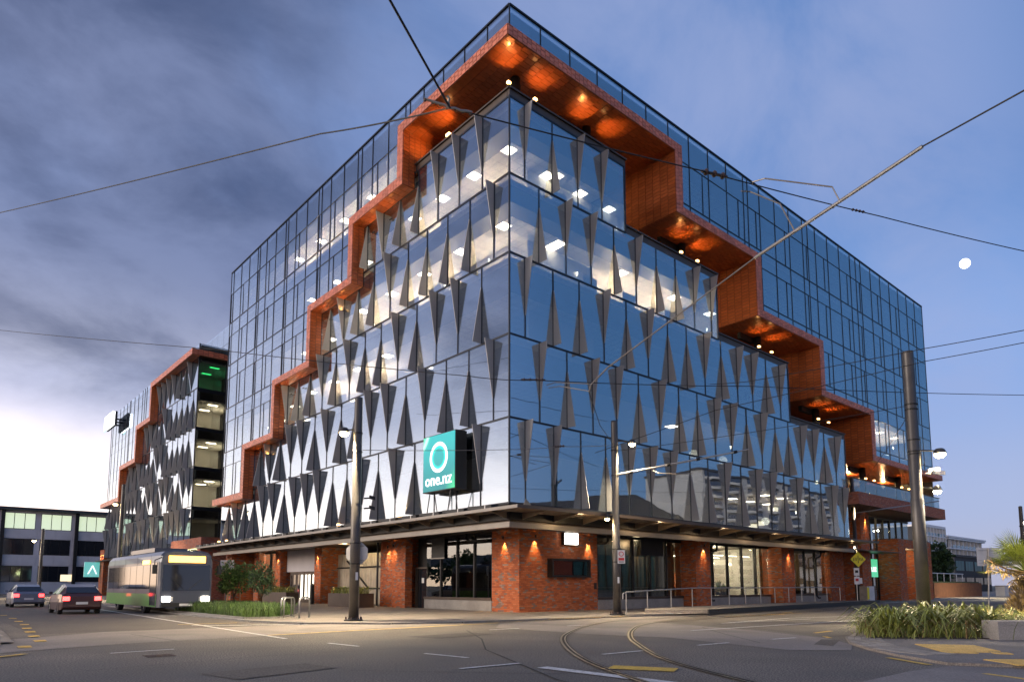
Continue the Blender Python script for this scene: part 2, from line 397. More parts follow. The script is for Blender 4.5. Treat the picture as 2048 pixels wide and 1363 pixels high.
# facade coordinates: side 'R' (faces -Y) or 'L' (faces -X): s along the wall, o outward
def fbox(mb, side, s0, s1, o0, o1, z0, z1):
    return mb.box(s0, s1, -o0, -o1, z0, z1) if side == 'R' else mb.box(-o0, -o1, s0, s1, z0, z1)
def FB(*a): return fbox(MB(), *a)
def brick_face(mb, o, u, n, U, z0, z1, bl=.23, bh=.076, g=.011, t=.016, off=0):
    u, n, o = Vector(u), Vector(n), Vector(o); r = 0; z = z0
    while z < z1-.02:
        zt = min(z+bh, z1); a = -(bl+g)*.5*((r+off) % 2)
        while a < U-.01:
            b0, b1 = max(a, 0), min(a+bl, U)
            if b1-b0 > .03:
                tt = t+random.uniform(-.003, .003)
                mb.obox(o+u*b0+Vector((0, 0, z)), u*(b1-b0), (0, 0, zt-z), n*tt)
            a += bl+g
        z += bh+g; r += 1
def brick_block(name, parent, x0, x1, y0, y1, z0, z1, faces='LR', mt='brick', core='mortar', stuff=True, label=None):
    """mortar core with real bricks on the faces that can be seen: L = -X, R = -Y, E = +X, N = +Y"""
    c = BX(x0, x1, y0, y1, z0, z1).build(name, core, parent)
    if label: c['label'] = label
    mb = MB()
    if 'L' in faces: brick_face(mb, (x0, y1+.016, 0), (0, -1, 0), (-1, 0, 0), y1-y0+.032, z0+.005, z1)
    if 'R' in faces: brick_face(mb, (x0, y0, 0), (1, 0, 0), (0, -1, 0), x1-x0, z0+.005, z1, off=1)
    if 'E' in faces: brick_face(mb, (x1, y0, 0), (0, 1, 0), (1, 0, 0), y1-y0, z0+.005, z1)
    if 'D' in faces:
        k = x0
        while k < x1: brick_face_h(mb, k, min(k+.23, x1), y0, y1, z0); k += .241
    for i, p in enumerate(mb.v): mb.v[i] = (p[0], p[1], p[2])
    mb.build('brickwork', mt, c, kind='stuff')
    return c
def brick_face_h(mb, x0, x1, y0, y1, z):
    y = y0
    while y < y1-.02:
        ye = min(y+.076, y1); mb.obox((x0, y, z), (x1-x0, 0, 0), (0, ye-y, 0), (0, 0, -.014)); y += .087
# ---------------------------------------------------------------- ground, roads, paving
Z0 = 5.055; H = 3.9; TOP = 29.28
ZK = [Z0+H*k for k in range(6)]
def sheet(name, pts, z, mt, parent=None, th=.0, **kw):
    mb = MB()
    if th: mb.prism(pts, z-th, z)
    else: mb.add([(x, y, z) for x, y in pts], [tuple(range(len(pts)))])
    return mb.build(name, mt, parent, **kw)
gr = sheet('ground', [(-2500, -2500), (2500, -2500), (2500, 2500), (-2500, 2500)], -.03, 'ground_far', kind='structure')
road = sheet('road', [(-140, -60), (200, -60), (200, 6), (-5, 6), (-5, 112), (-24, 112), (-24, 6), (-140, 6)], 0.0, 'asphalt', kind='structure')
# darker seal in the side street
sheet('asphalt_patch', [(-17.0, 1.2), (-10.3, 1.2), (-9.75, 4), (-9.75, 110), (-17.2, 110)], .004, 'asphalt_dark', road)
sheet('asphalt_patch', [(-.8, -14.2), (.6, -11.6), (2.0, -6.4), (8.2, -4.4), (60, -3.2), (60, -15), (3, -15)], .004, 'asphalt_dark', road)
# pale concrete bands across the junction
sheet('concrete_band', [(-26, -7.0), (-18.3, -4.95), (-15.9, -4.1), (-12.3, -3.75), (-3.3, -3.3), (-4.2, -2.2), (-6.3, -1.3), (-8.4, .9), (-10.65, 1.06), (-15.3, 1.04), (-17.4, -.47), (-26, -2.4)], .008, 'concrete_road', road)
sheet('concrete_band', [(-3.3, -3.3), (-5.1, -5.2), (-4.9, -9.4), (-4.3, -11.5), (-5.3, -15.4), (-4.3, -16.3), (-2.9, -15.75), (-1.3, -14.45), (.17, -11.5), (1.8, -6.3), (7.8, -4.3), (4.2, -3.05)], .008, 'concrete_road', road)
sheet('concrete_band', [(-11, -18.5), (-7.3, -18.5), (-6.0, -18.7), (-5.7, -19.8), (-8, -24), (-14, -24)], .008, 'concrete_road', road)
# footpaths with kerbs
def footpath(name, pts, h, mt='footpath', label=None):
    n = len(pts); o = MB().prism(pts, -.02, h).build(name, mt, None, kind='structure')
    mb = MB()
    return o
fp = footpath('footpath', [(-9.55, 110), (-9.75, 16.5), (-9.75, 3.8), (-8.9, 1.2), (-6.6, -1.15), (-4.2, -2.1), (0, -2.55), (5.2, -2.9), (8.2, -3.4), (36, -1.2), (60, -.6), (200, -.6), (200, 200), (-9.55, 200)], .055)
# raised tram platform edge
pl = MB().prism([(9.2, -3.95), (35.2, -1.35), (37.6, -.9), (37.6, .3), (9.2, -.3), (7.4, -1.6)], .05, .24).build('platform', 'footpath', None, kind='structure')
MB().prism([(9.2, -4.02), (35.2, -1.42), (37.7, -.97), (37.6, -.9), (35.2, -1.35), (9.2, -3.95)], .0, .26).build('platform_edge', 'black', pl)
sheet('platform_ramp', [(7.0, -3.3), (9.2, -3.95), (9.2, -.6), (6.0, -2.0)], .075, 'concrete_road', pl)
for i in range(4):
    sheet('road_marking', [(7.3+.5*i, -3.25-.1*i), (7.45+.5*i, -3.3-.1*i), (8.3+.5*i, -2.2-.1*i), (8.15+.5*i, -2.15-.1*i)], .082, 'paint_white', pl)
fr = footpath('footpath_opposite', [(-.95, -14.75), (-2.75, -15.62), (-4.0, -16.55), (-5.0, -17.5), (-5.85, -18.6), (-5.3, -19.6), (-6.5, -23), (40, -40), (60, -16.5), (24, -13.6), (8, -13.6), (2, -14.2)], .05)
# kerb stones round the corner, one by one
def kerb_run(par, pts, w, h, step, mt='kerb'):
    P = [Vector((x, y, 0)) for x, y in pts]
    for a, b in zip(P, P[1:]):
        d = b-a; Ln = d.length; d.normalize(); nrm = Vector((-d.y, d.x, 0)); n = max(1, round(Ln/step)); st = Ln/n
        for i in range(n):
            o = a+d*(i*st+.006)
            MB().obox((o.x, o.y, -.01), d*(st-.012), nrm*w, (0, 0, h+.01)).build('kerb_stone', mt, par)
kerb_run(fp, [(-9.55, 40), (-9.75, 16.5), (-9.75, 3.8), (-8.9, 1.2), (-6.6, -1.15), (-4.2, -2.1), (0, -2.55), (5.2, -2.9)], -.14, .075, 1.2)
kerb_run(fp, [(37.8, -1.05), (60, -.62)], -.14, .09, 1.6)
fw = footpath('footpath_west', [(-60, -4.2), (-19.4, -4.2), (-18.3, -3.3), (-17.75, -1.2), (-17.6, 2.5), (-17.5, 110), (-60, 110)], .05)
for i in range(9):
    for j in range(26):
        x = -19.7+j*.085*0+i*.24; y = -3.3+j*.24
        if x < -17.8-(.5 if y < -2.4 else 0) and (i+j) % 1 == 0: MB().box(x, x+.225, y, y+.225, .045, .058+random.uniform(0, .005)).build('sett', 'paver', fw)
def seam(pts, w=.03):
    for a, b in zip(pts, pts[1:]):
        a, b = Vector((*a, 0)), Vector((*b, 0)); d = (b-a).normalized(); n = Vector((-d.y, d.x, 0))*w/2
        sheet('road_seam', [(p.x, p.y) for p in (a-n, b-n, b+n, a+n)], .0115, 'groove_dark', road)
seam([(-17.5, -9.6), (-14.2, -9.2), (-11.6, -9.5), (-9.8, -11.4)], .02); seam([(-14.6, -4.0), (-14.9, -.6)], .03); seam([(-8.2, -3.5), (-8.3, -.9)], .03)
seam([(-14.2, -12.4), (-12.0, -14.9), (-9.2, -15.2)], .02); seam([(-6.6, -5.6), (-8.4, -8.6), (-10.2, -11.0), (-12.4, -15.4), (-13.4, -19)], .035)
seam([(3.4, -8.6), (.2, -9.6), (-2.0, -11.8), (-4.0, -14.0)], .03)
# stone setts in curved courses on the far corner
arc = [(.6, -14.3), (-.98, -14.78), (-2.0, -15.2), (-2.79, -15.64), (-3.5, -16.1), (-4.01, -16.58), (-4.5, -17.2), (-4.8, -17.9)]
for row in range(5):
    off = .16*row+.05
    Q = []
    for i, (x, y) in enumerate(arc):
        a = Vector(arc[max(i-1, 0)]); b = Vector(arc[min(i+1, len(arc)-1)]); t = (b-a).normalized(); nn = Vector((-t.y, t.x))
        Q.append(Vector((x, y))-nn*(-off) if nn.dot(Vector((1, -1))) > 0 else Vector((x, y))+nn*(-off))
    for a, b in zip(Q, Q[1:]):
        n = max(1, round((b-a).length/.42)); d = (b-a)/n
        for k in range(n):
            o = a+d*k; t = d.normalized(); nn = Vector((-t.y, t.x, 0))*.145
            MB().obox((o.x+t.x*.008, o.y+t.y*.008, .045), (d.x-t.x*.016, d.y-t.y*.016, 0), nn, (0, 0, .012+random.uniform(0, .004))).build('sett', 'paver', fr)
# tactile paving: yellow tiles
def tactile(par, o, u, v, nu, nv, sz=.3, z=.052, keep=lambda i, j: True):
    o, u, v = Vector(o), Vector(u).normalized(), Vector(v).normalized()
    for i in range(nu):
        for j in range(nv):
            if not keep(i, j): continue
            p = o+u*(i*sz)+v*(j*sz); mb = MB().obox((p.x, p.y, z-.01), (u.x*(sz-.008), u.y*(sz-.008), 0), (v.x*(sz-.008), v.y*(sz-.008), 0), (0, 0, .018))
            for a in range(4):
                for b in range(4):
                    q = p+u*(sz*(a+.5)/4)+v*(sz*(b+.5)/4); mb.box(q.x-.014, q.x+.014, q.y-.014, q.y+.014, z+.008, z+.013)
            mb.build('tactile_tile', 'tactile_yellow', par)
tactile(fr, (-2.2, -16.85), (.55, -.84), (-.84, -.55), 4, 7, .3, .055, lambda i, j: (i+j) % 9 != 8)
tactile(fr, (-4.9, -18.9), (.75, -.66), (-.66, -.75), 6, 3, .3, .055)
# road markings
def mark(a, b, w, mt='paint_white', z=.013):
    a, b = Vector((*a, 0)), Vector((*b, 0)); d = (b-a).normalized(); n = Vector((-d.y, d.x, 0))*w/2
    sheet('road_marking', [(p.x, p.y) for p in (a-n, b-n, b+n, a+n)], z, mt, road)
for a, b in [((-16.56, -6.54), (-15.3, -6.41)), ((-12.02, -7.16), (-11.9, -8.44)), ((-11.69, -10.85), (-11.53, -12.1)), ((-12.7, -13.4), (-11.39, -13.45)), ((-5.91, -5.88), (-4.7, -5.92)),
             ((-2.52, -5.98), (-1.46, -6.1)), ((-9.06, -13.36), (-7.82, -13.42)), ((-5.78, -13.42), (-4.59, -13.5)), ((-2.76, -13.65), (-1.79, -13.8))]: mark(a, b, .11)
mark((-11.51, -14.15), (-11.43, -16.8), .26)
mark((-12.25, -5.2), (-11.9, 6), .13, z=.017); mark((-11.9, 6), (-10.5, 53), .13, z=.017)
mark((-1.39, -10.26), (14.84, -11.35), .13); mark((14.84, -11.35), (26, -12.0), .13); mark((26, -12), (60, -13.4), .13)
mark((2.92, -8.62), (8.73, -9.2), .1); mark((2.92, -8.62), (8.7, -8.3), .1); mark((8.7, -8.3), (14, -9.6), .1)
mark((-12.2, -3.62), (-3.1, -2.95), .16, 'paint_yellow'); mark((-6.0, -2.2), (-.5, -2.75), .07, 'paint_yellow')
mark((-.4, -2.85), (4.4, -3.2), .12, 'paint_yellow', .062)
for a, b in [((-.74, -14.1), (-1.2, -14.45)), ((-2.6, -15.7), (-3.6, -16.4)), ((-5.37, -17.44), (-6.1, -18.4)), ((-6.8, -19.4), (-7.4, -20.6)), ((.4, -13.3), (1.7, -13.2))]: mark(a, b, .14, 'paint_yellow')
for k in range(8): mark((14+k*3.2, -5.2+.1*k), (15.2+k*3.2, -5.15+.1*k), .1, 'paint_yellow')
for k in range(6): mark((8+k*.9, -5.6-.1*(k % 2)), (9.6+k*.9, -6.2), .09, 'paint_yellow')
for x, y in [(-17.1, -1.85), (-17.6, -3.6), (-17.0, .2), (-16.85, 2.4), (-16.7, 4.6), (-16.5, 7.2), (-16.4, 10), (-16.3, 13.2), (-16.3, 17), (-16.2, 22)]:
    mark((x-.13, y-.3), (x-.1, y+.3), .26, 'paint_yellow', .02)
mark((-17.9, -5.6), (-18.6, -6.2), .16, 'paint_yellow', .02)
for k in range(6): mark((-12.3+.36*k, 2.7-.18*k), (-10.8+.36*k, 1.5-.18*k), .14, z=.02)
mark((-12.5, 3.6), (-10.5, 3.4), .14, 'paint_yellow', .02)
mark((-10.6, -14.9), (-10.1, -15.9), .5, 'paint_yellow')
for pts in ([(-16.2, -11.2), (-14.3, -10.9), (-14.2, -11.9), (-16.0, -12.3)], [(-9.4, -6.6), (-7.1, -6.4), (-7.0, -7.5), (-9.2, -7.8)], [(-3.6, -15.6), (-1.6, -14.9), (-1.8, -14.5), (-3.5, -15.1)], [(3, -11.4), (9, -11.7), (9, -12.5), (3, -12.2)]):
    sheet('asphalt_patch', pts, .0105, 'asphalt_dark', road)
for x, y in ((-8.6, -9.3), (-13.6, -16.0), (-.6, -8.1)):
    MB().lathe([(.001, .004), (.17, .004), (.18, .012), (.001, .0125)], 16, (x, y, 0)).build('valve_cover', 'iron', road)
# tram rails, curved
def rail(name, pts):
    P = [Vector((x, y, 0)) for x, y in pts]; out = []
    for i in range(len(P)-1):
        p0, p1, p2, p3 = P[max(i-1, 0)], P[i], P[i+1], P[min(i+2, len(P)-1)]
        for k in range(6):
            t = k/6; out.append(.5*((2*p1)+(p2-p0)*t+(2*p0-5*p1+4*p2-p3)*t*t+(3*p1-p0-3*p2+p3)*t**3))
    out.append(P[-1])
    def strip(o0, o1, z, mt, nm, par):
        mb = MB(); n = len(out)
        for i, p in enumerate(out):
            t = (out[min(i+1, n-1)]-out[max(i-1, 0)]).normalized(); s = Vector((-t.y, t.x, 0))
            a, b = p+s*o0, p+s*o1; mb.v += [(a.x, a.y, z), (b.x, b.y, z)]
        mb.f = [(2*i, 2*i+2, 2*i+3, 2*i+1) for i in range(n-1)]
        return mb.build(nm, mt, par)
    strip(-.085, .095, .0165, 'groove_dark', 'rail_bed', road)
    strip(-.075, -.02, .021, 'rail_steel', 'tram_rail', road)
    strip(.035, .07, .021, 'rail_steel', 'tram_rail', road)
rail('a', [(30, -2.6), (18, -3.55), (8, -4.55), (1.47, -5.0), (-1.7, -6.3), (-4.82, -8.34), (-7.0, -10.2), (-9.46, -12.98), (-11.13, -15.46), (-12.6, -18.6), (-13.8, -23)])
rail('b', [(30, -4.2), (18, -5.15), (8, -6.1), (2.49, -6.55), (-.2, -7.4), (-2.6, -8.9), (-4.9, -10.7), (-6.6, -12.3), (-8.9, -14.8), (-10.5, -17.5), (-11.7, -20.4), (-12.6, -24)])
# manhole cover
mh = MB().lathe([(.001, .006), (.40, .006), (.42, .012), (.42, .016), (.36, .016), (.36, .012), (.001, .012)], 28, (-15.94, -7.76, 0)).build('manhole_cover', 'iron', None)
tag(mh, 'round rusty iron manhole cover set in the asphalt', 'manhole cover')
for i in range(5):
    BX(-16.2, -15.68, -7.98+.1*i, -7.94+.1*i, .013, .02).build('ridge', 'iron', mh)

# ---------------------------------------------------------------- main office building
OB = thing('office_building', 'large glass office block with stepped orange frames and grey triangular fins', 'building')
CAMP = Vector((-19.76, -22.82, 1.4))
def tile_face(dst, o, u, v, n, U, V, cw=.30, th=.24, g=.030, t=.024):
    u, v, n, o = Vector(u), Vector(v), Vector(n), Vector(o); c = 0; a = 0.0
    while a < U-.02:
        b = min(a+cw, U); s = -(th*.5)*(c % 2)
        while s < V-.02:
            e0, e1 = max(s, 0), min(s+th, V)
            if e1-e0 > .03: dst.append((o+u*(a+g/2)+v*(e0+g/2), u*(b-a-g), v*(e1-e0-g), n*(t+random.uniform(-.003, .003))))
            s += th
        a += cw; c += 1
D = .8
HR = [(-D, 12.83, 26.75, 27.30), (12.13, 21.65, 22.95, 23.48), (20.92, 30.40, 19.05, 19.60), (29.72, 39.15, 15.30, 15.78), (38.43, 54.95, 11.50, 11.97)]
VR = [(12.13, 12.83, 23.48, 26.75), (20.92, 21.65, 19.60, 22.95), (29.72, 30.40, 15.78, 19.05), (38.43, 39.15, 11.97, 15.30)]
HL = [(.0, 8.75, 26.75, 27.30), (8.17, 14.38, 23.57, 24.15), (13.82, 20.05, 19.76, 20.27), (19.50, 25.75, 15.93, 16.40), (25.23, 31.40, 12.03, 12.47), (30.82, 38.0, 8.15, 8.68)]
VL = [(8.17, 8.75, 24.15, 26.75), (13.82, 14.38, 20.27, 23.57), (19.50, 20.05, 16.40, 19.76), (25.23, 25.75, 12.47, 15.93), (30.82, 31.40, 8.68, 12.03)]
TD = 5.0     # terrace depth behind the right-hand frames
front, inner = [], []
frame = MB()
ZERO = Vector((0, 0, 0))
def seg(side, s0, s1, z0, z1):
    fbox(frame, side, s0, s1, -.02 if side == 'L' else 0.0, D, z0, z1)
    if side == 'R': tile_face(front, (s0, -D, z0), (1, 0, 0), (0, 0, 1), (0, -1, 0), s1-s0, z1-z0)
    else: tile_face(front, (-D, s0, z0), (0, 1, 0), (0, 0, 1), (-1, 0, 0), s1-s0, z1-z0)
for a in HR+VR: seg('R', *a)
for a in HL+VL: seg('L', *a)
# corner return of the top run on the left face
tile_face(front, (-D, -D, 26.75), (0, 1, 0), (0, 0, 1), (-1, 0, 0), D, .55)
# undersides
for i, (s0, s1, z0, z1) in enumerate(HR):
    e = VR[i][0] if i < 4 else s1
    st = s0 if i == 0 else VR[i-1][0]
    frame.box(st if i else 0.0, e, 0.0, TD, z0, z0+.2)
    tile_face(inner, (st, -D, z0), (1, 0, 0), (0, 1, 0), (0, 0, -1), e-st, D+TD, .54, .30)
for i, (s0, s1, z0, z1) in enumerate(VR):
    zb = HR[i+1][2]+.2
    frame.box(s0, s1, 0.0, TD, zb, z1)
    tile_face(inner, (s0, -D, HR[i+1][2]), (0, 1, 0), (0, 0, 1), (-1, 0, 0), D+TD, HR[i][2]-HR[i+1][2], .54, .22)
for i, (s0, s1, z0, z1) in enumerate(HL):
    e = VL[i][0] if i < 5 else s1
    st = s0 if i == 0 else VL[i-1][0]
    if i == 0:
        frame.box(0.0, TD, 5.01, 8.17, z0, z0+.2)
        tile_face(inner, (-D, 0, z0), (1, 0, 0), (0, 1, 0), (0, 0, -1), D, 5.0, .54, .30)
        tile_face(inner, (-D, 5.01, z0), (1, 0, 0), (0, 1, 0), (0, 0, -1), D+TD, 3.15, .54, .30)
    else: tile_face(inner, (-D, st, z0), (0, 1, 0), (1, 0, 0), (0, 0, -1), e-st, D-.03, .54, .26)
for i, (s0, s1, z0, z1) in enumerate(VL):
    dp = D-.03 if i else D+TD
    if i == 0: frame.box(0.0, TD, s0, s1, 24.55, z1)
    tile_face(inner, (-D, s0, HL[i+1][2]), (1, 0, 0), (0, 0, 1), (0, -1, 0), dp if i else D-.03, HL[i][2]-HL[i+1][2], .40, .22)
    if i == 0: tile_face(inner, (-.03, s0, 24.6), (1, 0, 0), (0, 0, 1), (0, -1, 0), TD, 26.75-24.6, .40, .22)
# end return of the last run, right-hand gable
tile_face(front, (54.95, -D, 11.5), (0, 1, 0), (0, 0, 1), (1, 0, 0), D, .47)
FRM = frame.build('frame', 'frame_core', OB, label='stepped band of orange terracotta tiles running round both facades')
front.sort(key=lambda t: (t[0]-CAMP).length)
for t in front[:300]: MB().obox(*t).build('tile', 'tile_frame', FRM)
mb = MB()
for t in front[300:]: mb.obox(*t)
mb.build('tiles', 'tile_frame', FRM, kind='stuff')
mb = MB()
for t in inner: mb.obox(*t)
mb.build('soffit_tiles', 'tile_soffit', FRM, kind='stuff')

def pane(side, s0, s1, z0, z1, name='pane', mt='facade_glass', o=0.0, par=None, g=.012):
    if s1-s0 < .05 or z1-z0 < .05: return
    a, b = random.gauss(0, .0019), random.gauss(0, .0019)
    sc, zc = (s0+s1)/2, (z0+z1)/2; mb = MB()
    fbox(mb, side, s0+g, s1-g, o-.022, o, z0+g, z1-g)
    out = []
    for (x, y, z) in mb.v:
        s = x if side == 'R' else y; d = a*(s-sc)+b*(z-zc)
        out.append((x, y-d, z) if side == 'R' else (x-d, y, z))
    mb.v = out
    return mb.build(name, mt, par or OB)
def mull(side, s, z0, z1, w=.05, o0=-.06, o1=.03, name='mullion', par=None):
    return FB(side, s-w/2, s+w/2, o0, o1, z0, z1).build(name, 'mullion', par or OB)
def trans(side, s0, s1, z, h=.07, o0=-.05, o1=.026, par=None):
    return FB(side, s0, s1, o0, o1, z-h/2, z+h/2).build('transom', 'mullion', par or OB)
rows = sorted([z for z in ZK]+[z+2.67 for z in ZK])
def upper(side, edges, bott, top=TOP, par=None, sub=True, zmax=TOP):
    """curtain wall above the frame: bott(s) = underside"""
    for k, (a, b) in enumerate(zip(edges, edges[1:])):
        zb = bott((a+b)/2); zs = [zb]+[z for z in rows if z > zb+.25 and z < top-.4]+[top]
        for z0, z1 in zip(zs, zs[1:]):
            vis = any(abs(z0-z) < .01 for z in ZK) and abs(z1-z0-2.67) < .05
            if vis and sub and k % 2 == 1:
                m_ = a+(b-a)*.66; pane(side, a, m_, z0, z1, par=par); pane(side, m_, b, z0, z1, par=par); mull(side, m_, z0, z1, .024, par=par)
            else: pane(side, a, b, z0, z1, 'pane' if vis else 'spandrel_pane', par=par)
        mull(side, b, zb, top, .030, par=par)
BR = lambda s: 27.3 if s < 12.83 else 23.48 if s < 21.65 else 19.6 if s < 30.4 else 15.78 if s < 39.15 else 11.97
er = sorted([.02]+[2.115*k-.05 for k in range(1, 26)]+[12.83, 21.65, 30.4, 39.15, 54.95])
er = [e for i, e in enumerate(er) if i == 0 or e-er[i-1] > .2]
upper('R', er, BR)
BL = lambda s: 27.3 if s < 8.75 else 24.15 if s < 14.38 else 20.27 if s < 20.05 else 16.4 if s < 25.75 else 12.47 if s < 31.4 else 8.68
el = sorted([.02]+[1.69+1.886*k for k in range(0, 20) if 1.69+1.886*k < 37.9]+[8.75, 14.38, 20.05, 25.75, 31.4, 38.15])
el = [e for i, e in enumerate(el) if i == 0 or e-el[i-1] > .25]
upper('L', el, BL)
for z in rows:
    for side, f, stps, end in (('R', BR, [0, 12.83, 21.65, 30.4, 39.15], 54.95), ('L', BL, [0, 8.75, 14.38, 20.05, 25.75, 31.4], 38.15)):
        for s in stps:
            if f(s+.1) < z-.2: trans(side, s+.02, end, z, .060 if any(abs(z-q) < .01 for q in ZK) else .032); break
trans('R', 0, 54.97, TOP+.02, .09, -.12, .05); trans('L', 0, 38.18, TOP+.02, .09, -.12, .05)
BX(-.035, .02, -.035, .02, 27.3, TOP).build('corner_post', 'mullion', OB)
BX(-.04, .03, -.04, .03, Z0, ZK[5]).build('corner_post', 'mullion', OB)
# finned lower glazing
endR = [35.1, 35.1, 26.3, 17.4, 8.45]
endL = [38.0, 30.82, 25.23, 19.5, 13.82]
stepL = [(30.82, 8.15), (25.23, 12.03), (19.5, 15.93), (13.82, 19.76), (8.17, 23.57)]
FINS = {('R', 4): 'dudd', ('R', 3): 'udduduudd', ('R', 2): 'duududuududdud', ('R', 1): 'dudduduudduduuddud', ('R', 0): 'dduuddduududduduudd',
        ('L', 4): 'ddduudu', ('L', 3): 'duuuuduudu', ('L', 2): 'uddududuuduud'.replace('uddududuuduud', 'udduduududuud'), ('L', 1): 'duududduududdudu', ('L', 0): 'd--ududuudddudduudu'}
def fin_mesh(side, up):
    mb = MB(); t = .018; sg = 1 if up else -1
    P = [(.03, 0), (.54, 0), (.055, 2.78*sg), (.03, 2.78*sg)]
    def q(o, z, s): return (s, -o, z) if side == 'R' else (-o, s, z)
    v = [q(o, z, -t) for o, z in P]+[q(o, z, t) for o, z in P]
    mb.add(v, [(0, 1, 2, 3), (7, 6, 5, 4), (0, 4, 5, 1), (1, 5, 6, 2), (2, 6, 7, 3), (3, 7, 4, 0)])
    return mb.mesh('fin', 'fin_metal')
FM = {(s, d): fin_mesh(s, d == 'u') for s in 'RL' for d in 'ud'}
def finned(side, k, end, par=None, fins=None, base=0.0, zt_f=None, odd=None):
    z0, z1 = ZK[k], ZK[k]+H if k < 4 else ZK[4]+3.875
    if side == 'R': m0, md = (.98 if k % 2 == 0 else 1.90), 1.85
    else: m0, md = (2.05 if k % 2 == 0 else 1.13), 1.892
    ms = []; s = m0
    while s < end-.3: ms.append(s); s += md
    fins = fins or FINS[(side, k)]
    E = [0.03]+ms+[end]
    for a, b in zip(E, E[1:]):
        zt = zt_f(k, (a+b)/2) if zt_f else z1
        pane(side, base+a, base+b, z0, min(z1, zt), par=par)
    for i, s in enumerate(ms):
        zt = min(z1, zt_f(k, s)) if zt_f else z1
        mull(side, base+s, z0, zt, .04, par=par)
        c = fins[i] if i < len(fins) else random.choice('ud')
        if c in 'ud':
            zz = zt-.04 if c == 'd' else z0+.05
            o = link('sun_fin', FM[(side, c)], par or OB, (base+s, 0, zz) if side == 'R' else (0, base+s, zz))
    trans(side, base, base+end, z0, .085, par=par)
ztl = lambda k, s: 99 if s < stepL[k][0] else stepL[k][1]
for k in range(5):
    finned('R', k, endR[k]); finned('L', k, endL[k], zt_f=ztl)
trans('R', 0, 8.45, ZK[5]-.03, .09); trans('L', 0, 8.17, ZK[5]-.03, .09)
# end walls of the stepped glazing facing the terraces
for k in (4, 3, 2, 1):
    mb = BX(endR[k]-.02, endR[k], .02, TD, ZK[k]+.02, ZK[k]+H-.04); mb.build('pane', 'facade_glass', OB)
    BX(endR[k]-.05, endR[k]+.03, -.04, .03, ZK[k], ZK[k]+H).build('mullion', 'mullion', OB)
BX(35.1, 35.16, .02, TD, Z0, ZK[1]).build('side_wall', 'dark_metal', OB)
# terrace decks, metal upstands, back walls, columns, up-lights
decks = [(4, 0.05, 8.45, 26.75), (3, 8.5, 17.4, 22.95), (2, 17.45, 26.3, 19.05), (1, 26.35, 35.1, 15.3)]
for k, a, b, zs in decks:
    z = ZK[k]+H
    fa = a if k == 4 else a
    FB('R', fa, b+.15, -.22, -.05, z+.0, z+.42).build('upstand', 'bronze_metal', OB)
    FB('R', fa, b+.2, -.26, .04, z+.42, z+.50).build('upstand_cap', 'bronze_metal', OB)
FB('L', .25, 8.15, -.22, -.05, ZK[5], ZK[5]+.42).build('upstand', 'bronze_metal', OB)
FB('L', .05, 8.15, -.26, .04, ZK[5]+.42, ZK[5]+.50).build('upstand_cap', 'bronze_metal', OB)
tb = [(0, 12.13, ZK[5], 26.75), (8.45, 20.92, ZK[4], 22.95), (17.4, 29.72, ZK[3], 19.05), (26.3, 38.43, ZK[2], 15.3), (35.1, 54.95, ZK[1], 11.5)]
for i, (a, b, z0, z1) in enumerate(tb):
    zt = z1 if i == 0 else tb[i-1][3]
    BX(max(a, 5.0 if i == 0 else a), b, TD, TD+.12, z0, z1).build('terrace_wall', 'dark_metal', OB)
    if i: BX(tb[i][0], tb[i-1][1], TD, TD+.12, z1, zt).build('terrace_wall', 'dark_metal', OB)
    n = 3
    for j in range(n): pane('R', a+1.2+(b-a-2)*j/n, a+1.0+(b-a-2)*(j+1)/n, z0+.1, z0+2.2, 'terrace_door', 'shop_glass', o=-TD+.02)
BX(TD, TD+.12, TD, 8.17, ZK[5], 26.75).build('terrace_wall', 'dark_metal', OB)
cols = [(1.35, 1.1, ZK[5], 26.75), (6.8, 1.3, ZK[5], 26.75), (15.6, 1.3, ZK[4], 22.95), (24.6, 1.3, ZK[3], 19.05), (33.2, 1.3, ZK[2], 15.3), (41.5, 1.3, ZK[1], 11.5), (49.5, 1.3, ZK[1], 11.5)]
for i, (x, y, z0, z1) in enumerate(cols):
    MB().lathe([(.26, z0), (.26, z1-.02)], 18, (x, y, 0)).build('column', 'dark_metal', OB, smooth=True)
    if i: BX(x-1.9, x-.1, y+.2, y+.45, z1-.45, z1-.03).build('beam', 'dark_metal', OB)
    for dx in (-1.0, .75):
        f = BX(x+dx-.09, x+dx+.09, y-.72, y-.58, z1-1.16, z1-1.06).build('uplight', 'uplight', OB); MB().tube([(x+dx, y-.65, z1-1.18), (x+dx*.2, y-.2, z1-1.25)], .03, 6).build('uplight_arm', 'dark_metal', OB)
        spot('uplight_beam', (x+dx, y-.65, z1-1.0), (x+dx+.25*dx, y-.9, z1), 55, (1.0, .45, .12), 96, .9, .06, OB)
f = BX(.35, .55, 5.4, 5.7, 25.6, 25.72).build('uplight', 'uplight', OB)
spot('uplight_beam', (.4, 5.5, 25.76), (.1, 5.8, 26.75), 70, (1.0, .47, .13), 100, .8, .1, OB)
spot('uplight_beam', (.4, 7.0, 25.7), (.0, 8.0, 26.3), 60, (1.0, .47, .13), 100, .8, .1, OB)
# small strip lamps that wash the left-hand soffits
for i, (s0, s1, z0, z1) in enumerate(HL[1:], 1):
    st, e = VL[i-1][0] + .6, (VL[i][0] if i < 5 else s1-.8)
    for s in (st+.35*(e-st), st+.75*(e-st)):
        BX(-.12, -.06, s-.12, s+.12, z0-.85, z0-.80).build('strip_lamp', 'dark_metal', OB)
        spot('strip_beam', (-.2, s, z0-.78), (-.5, s, z0), 16, (1.0, .45, .10), 150, .9, .05, OB)
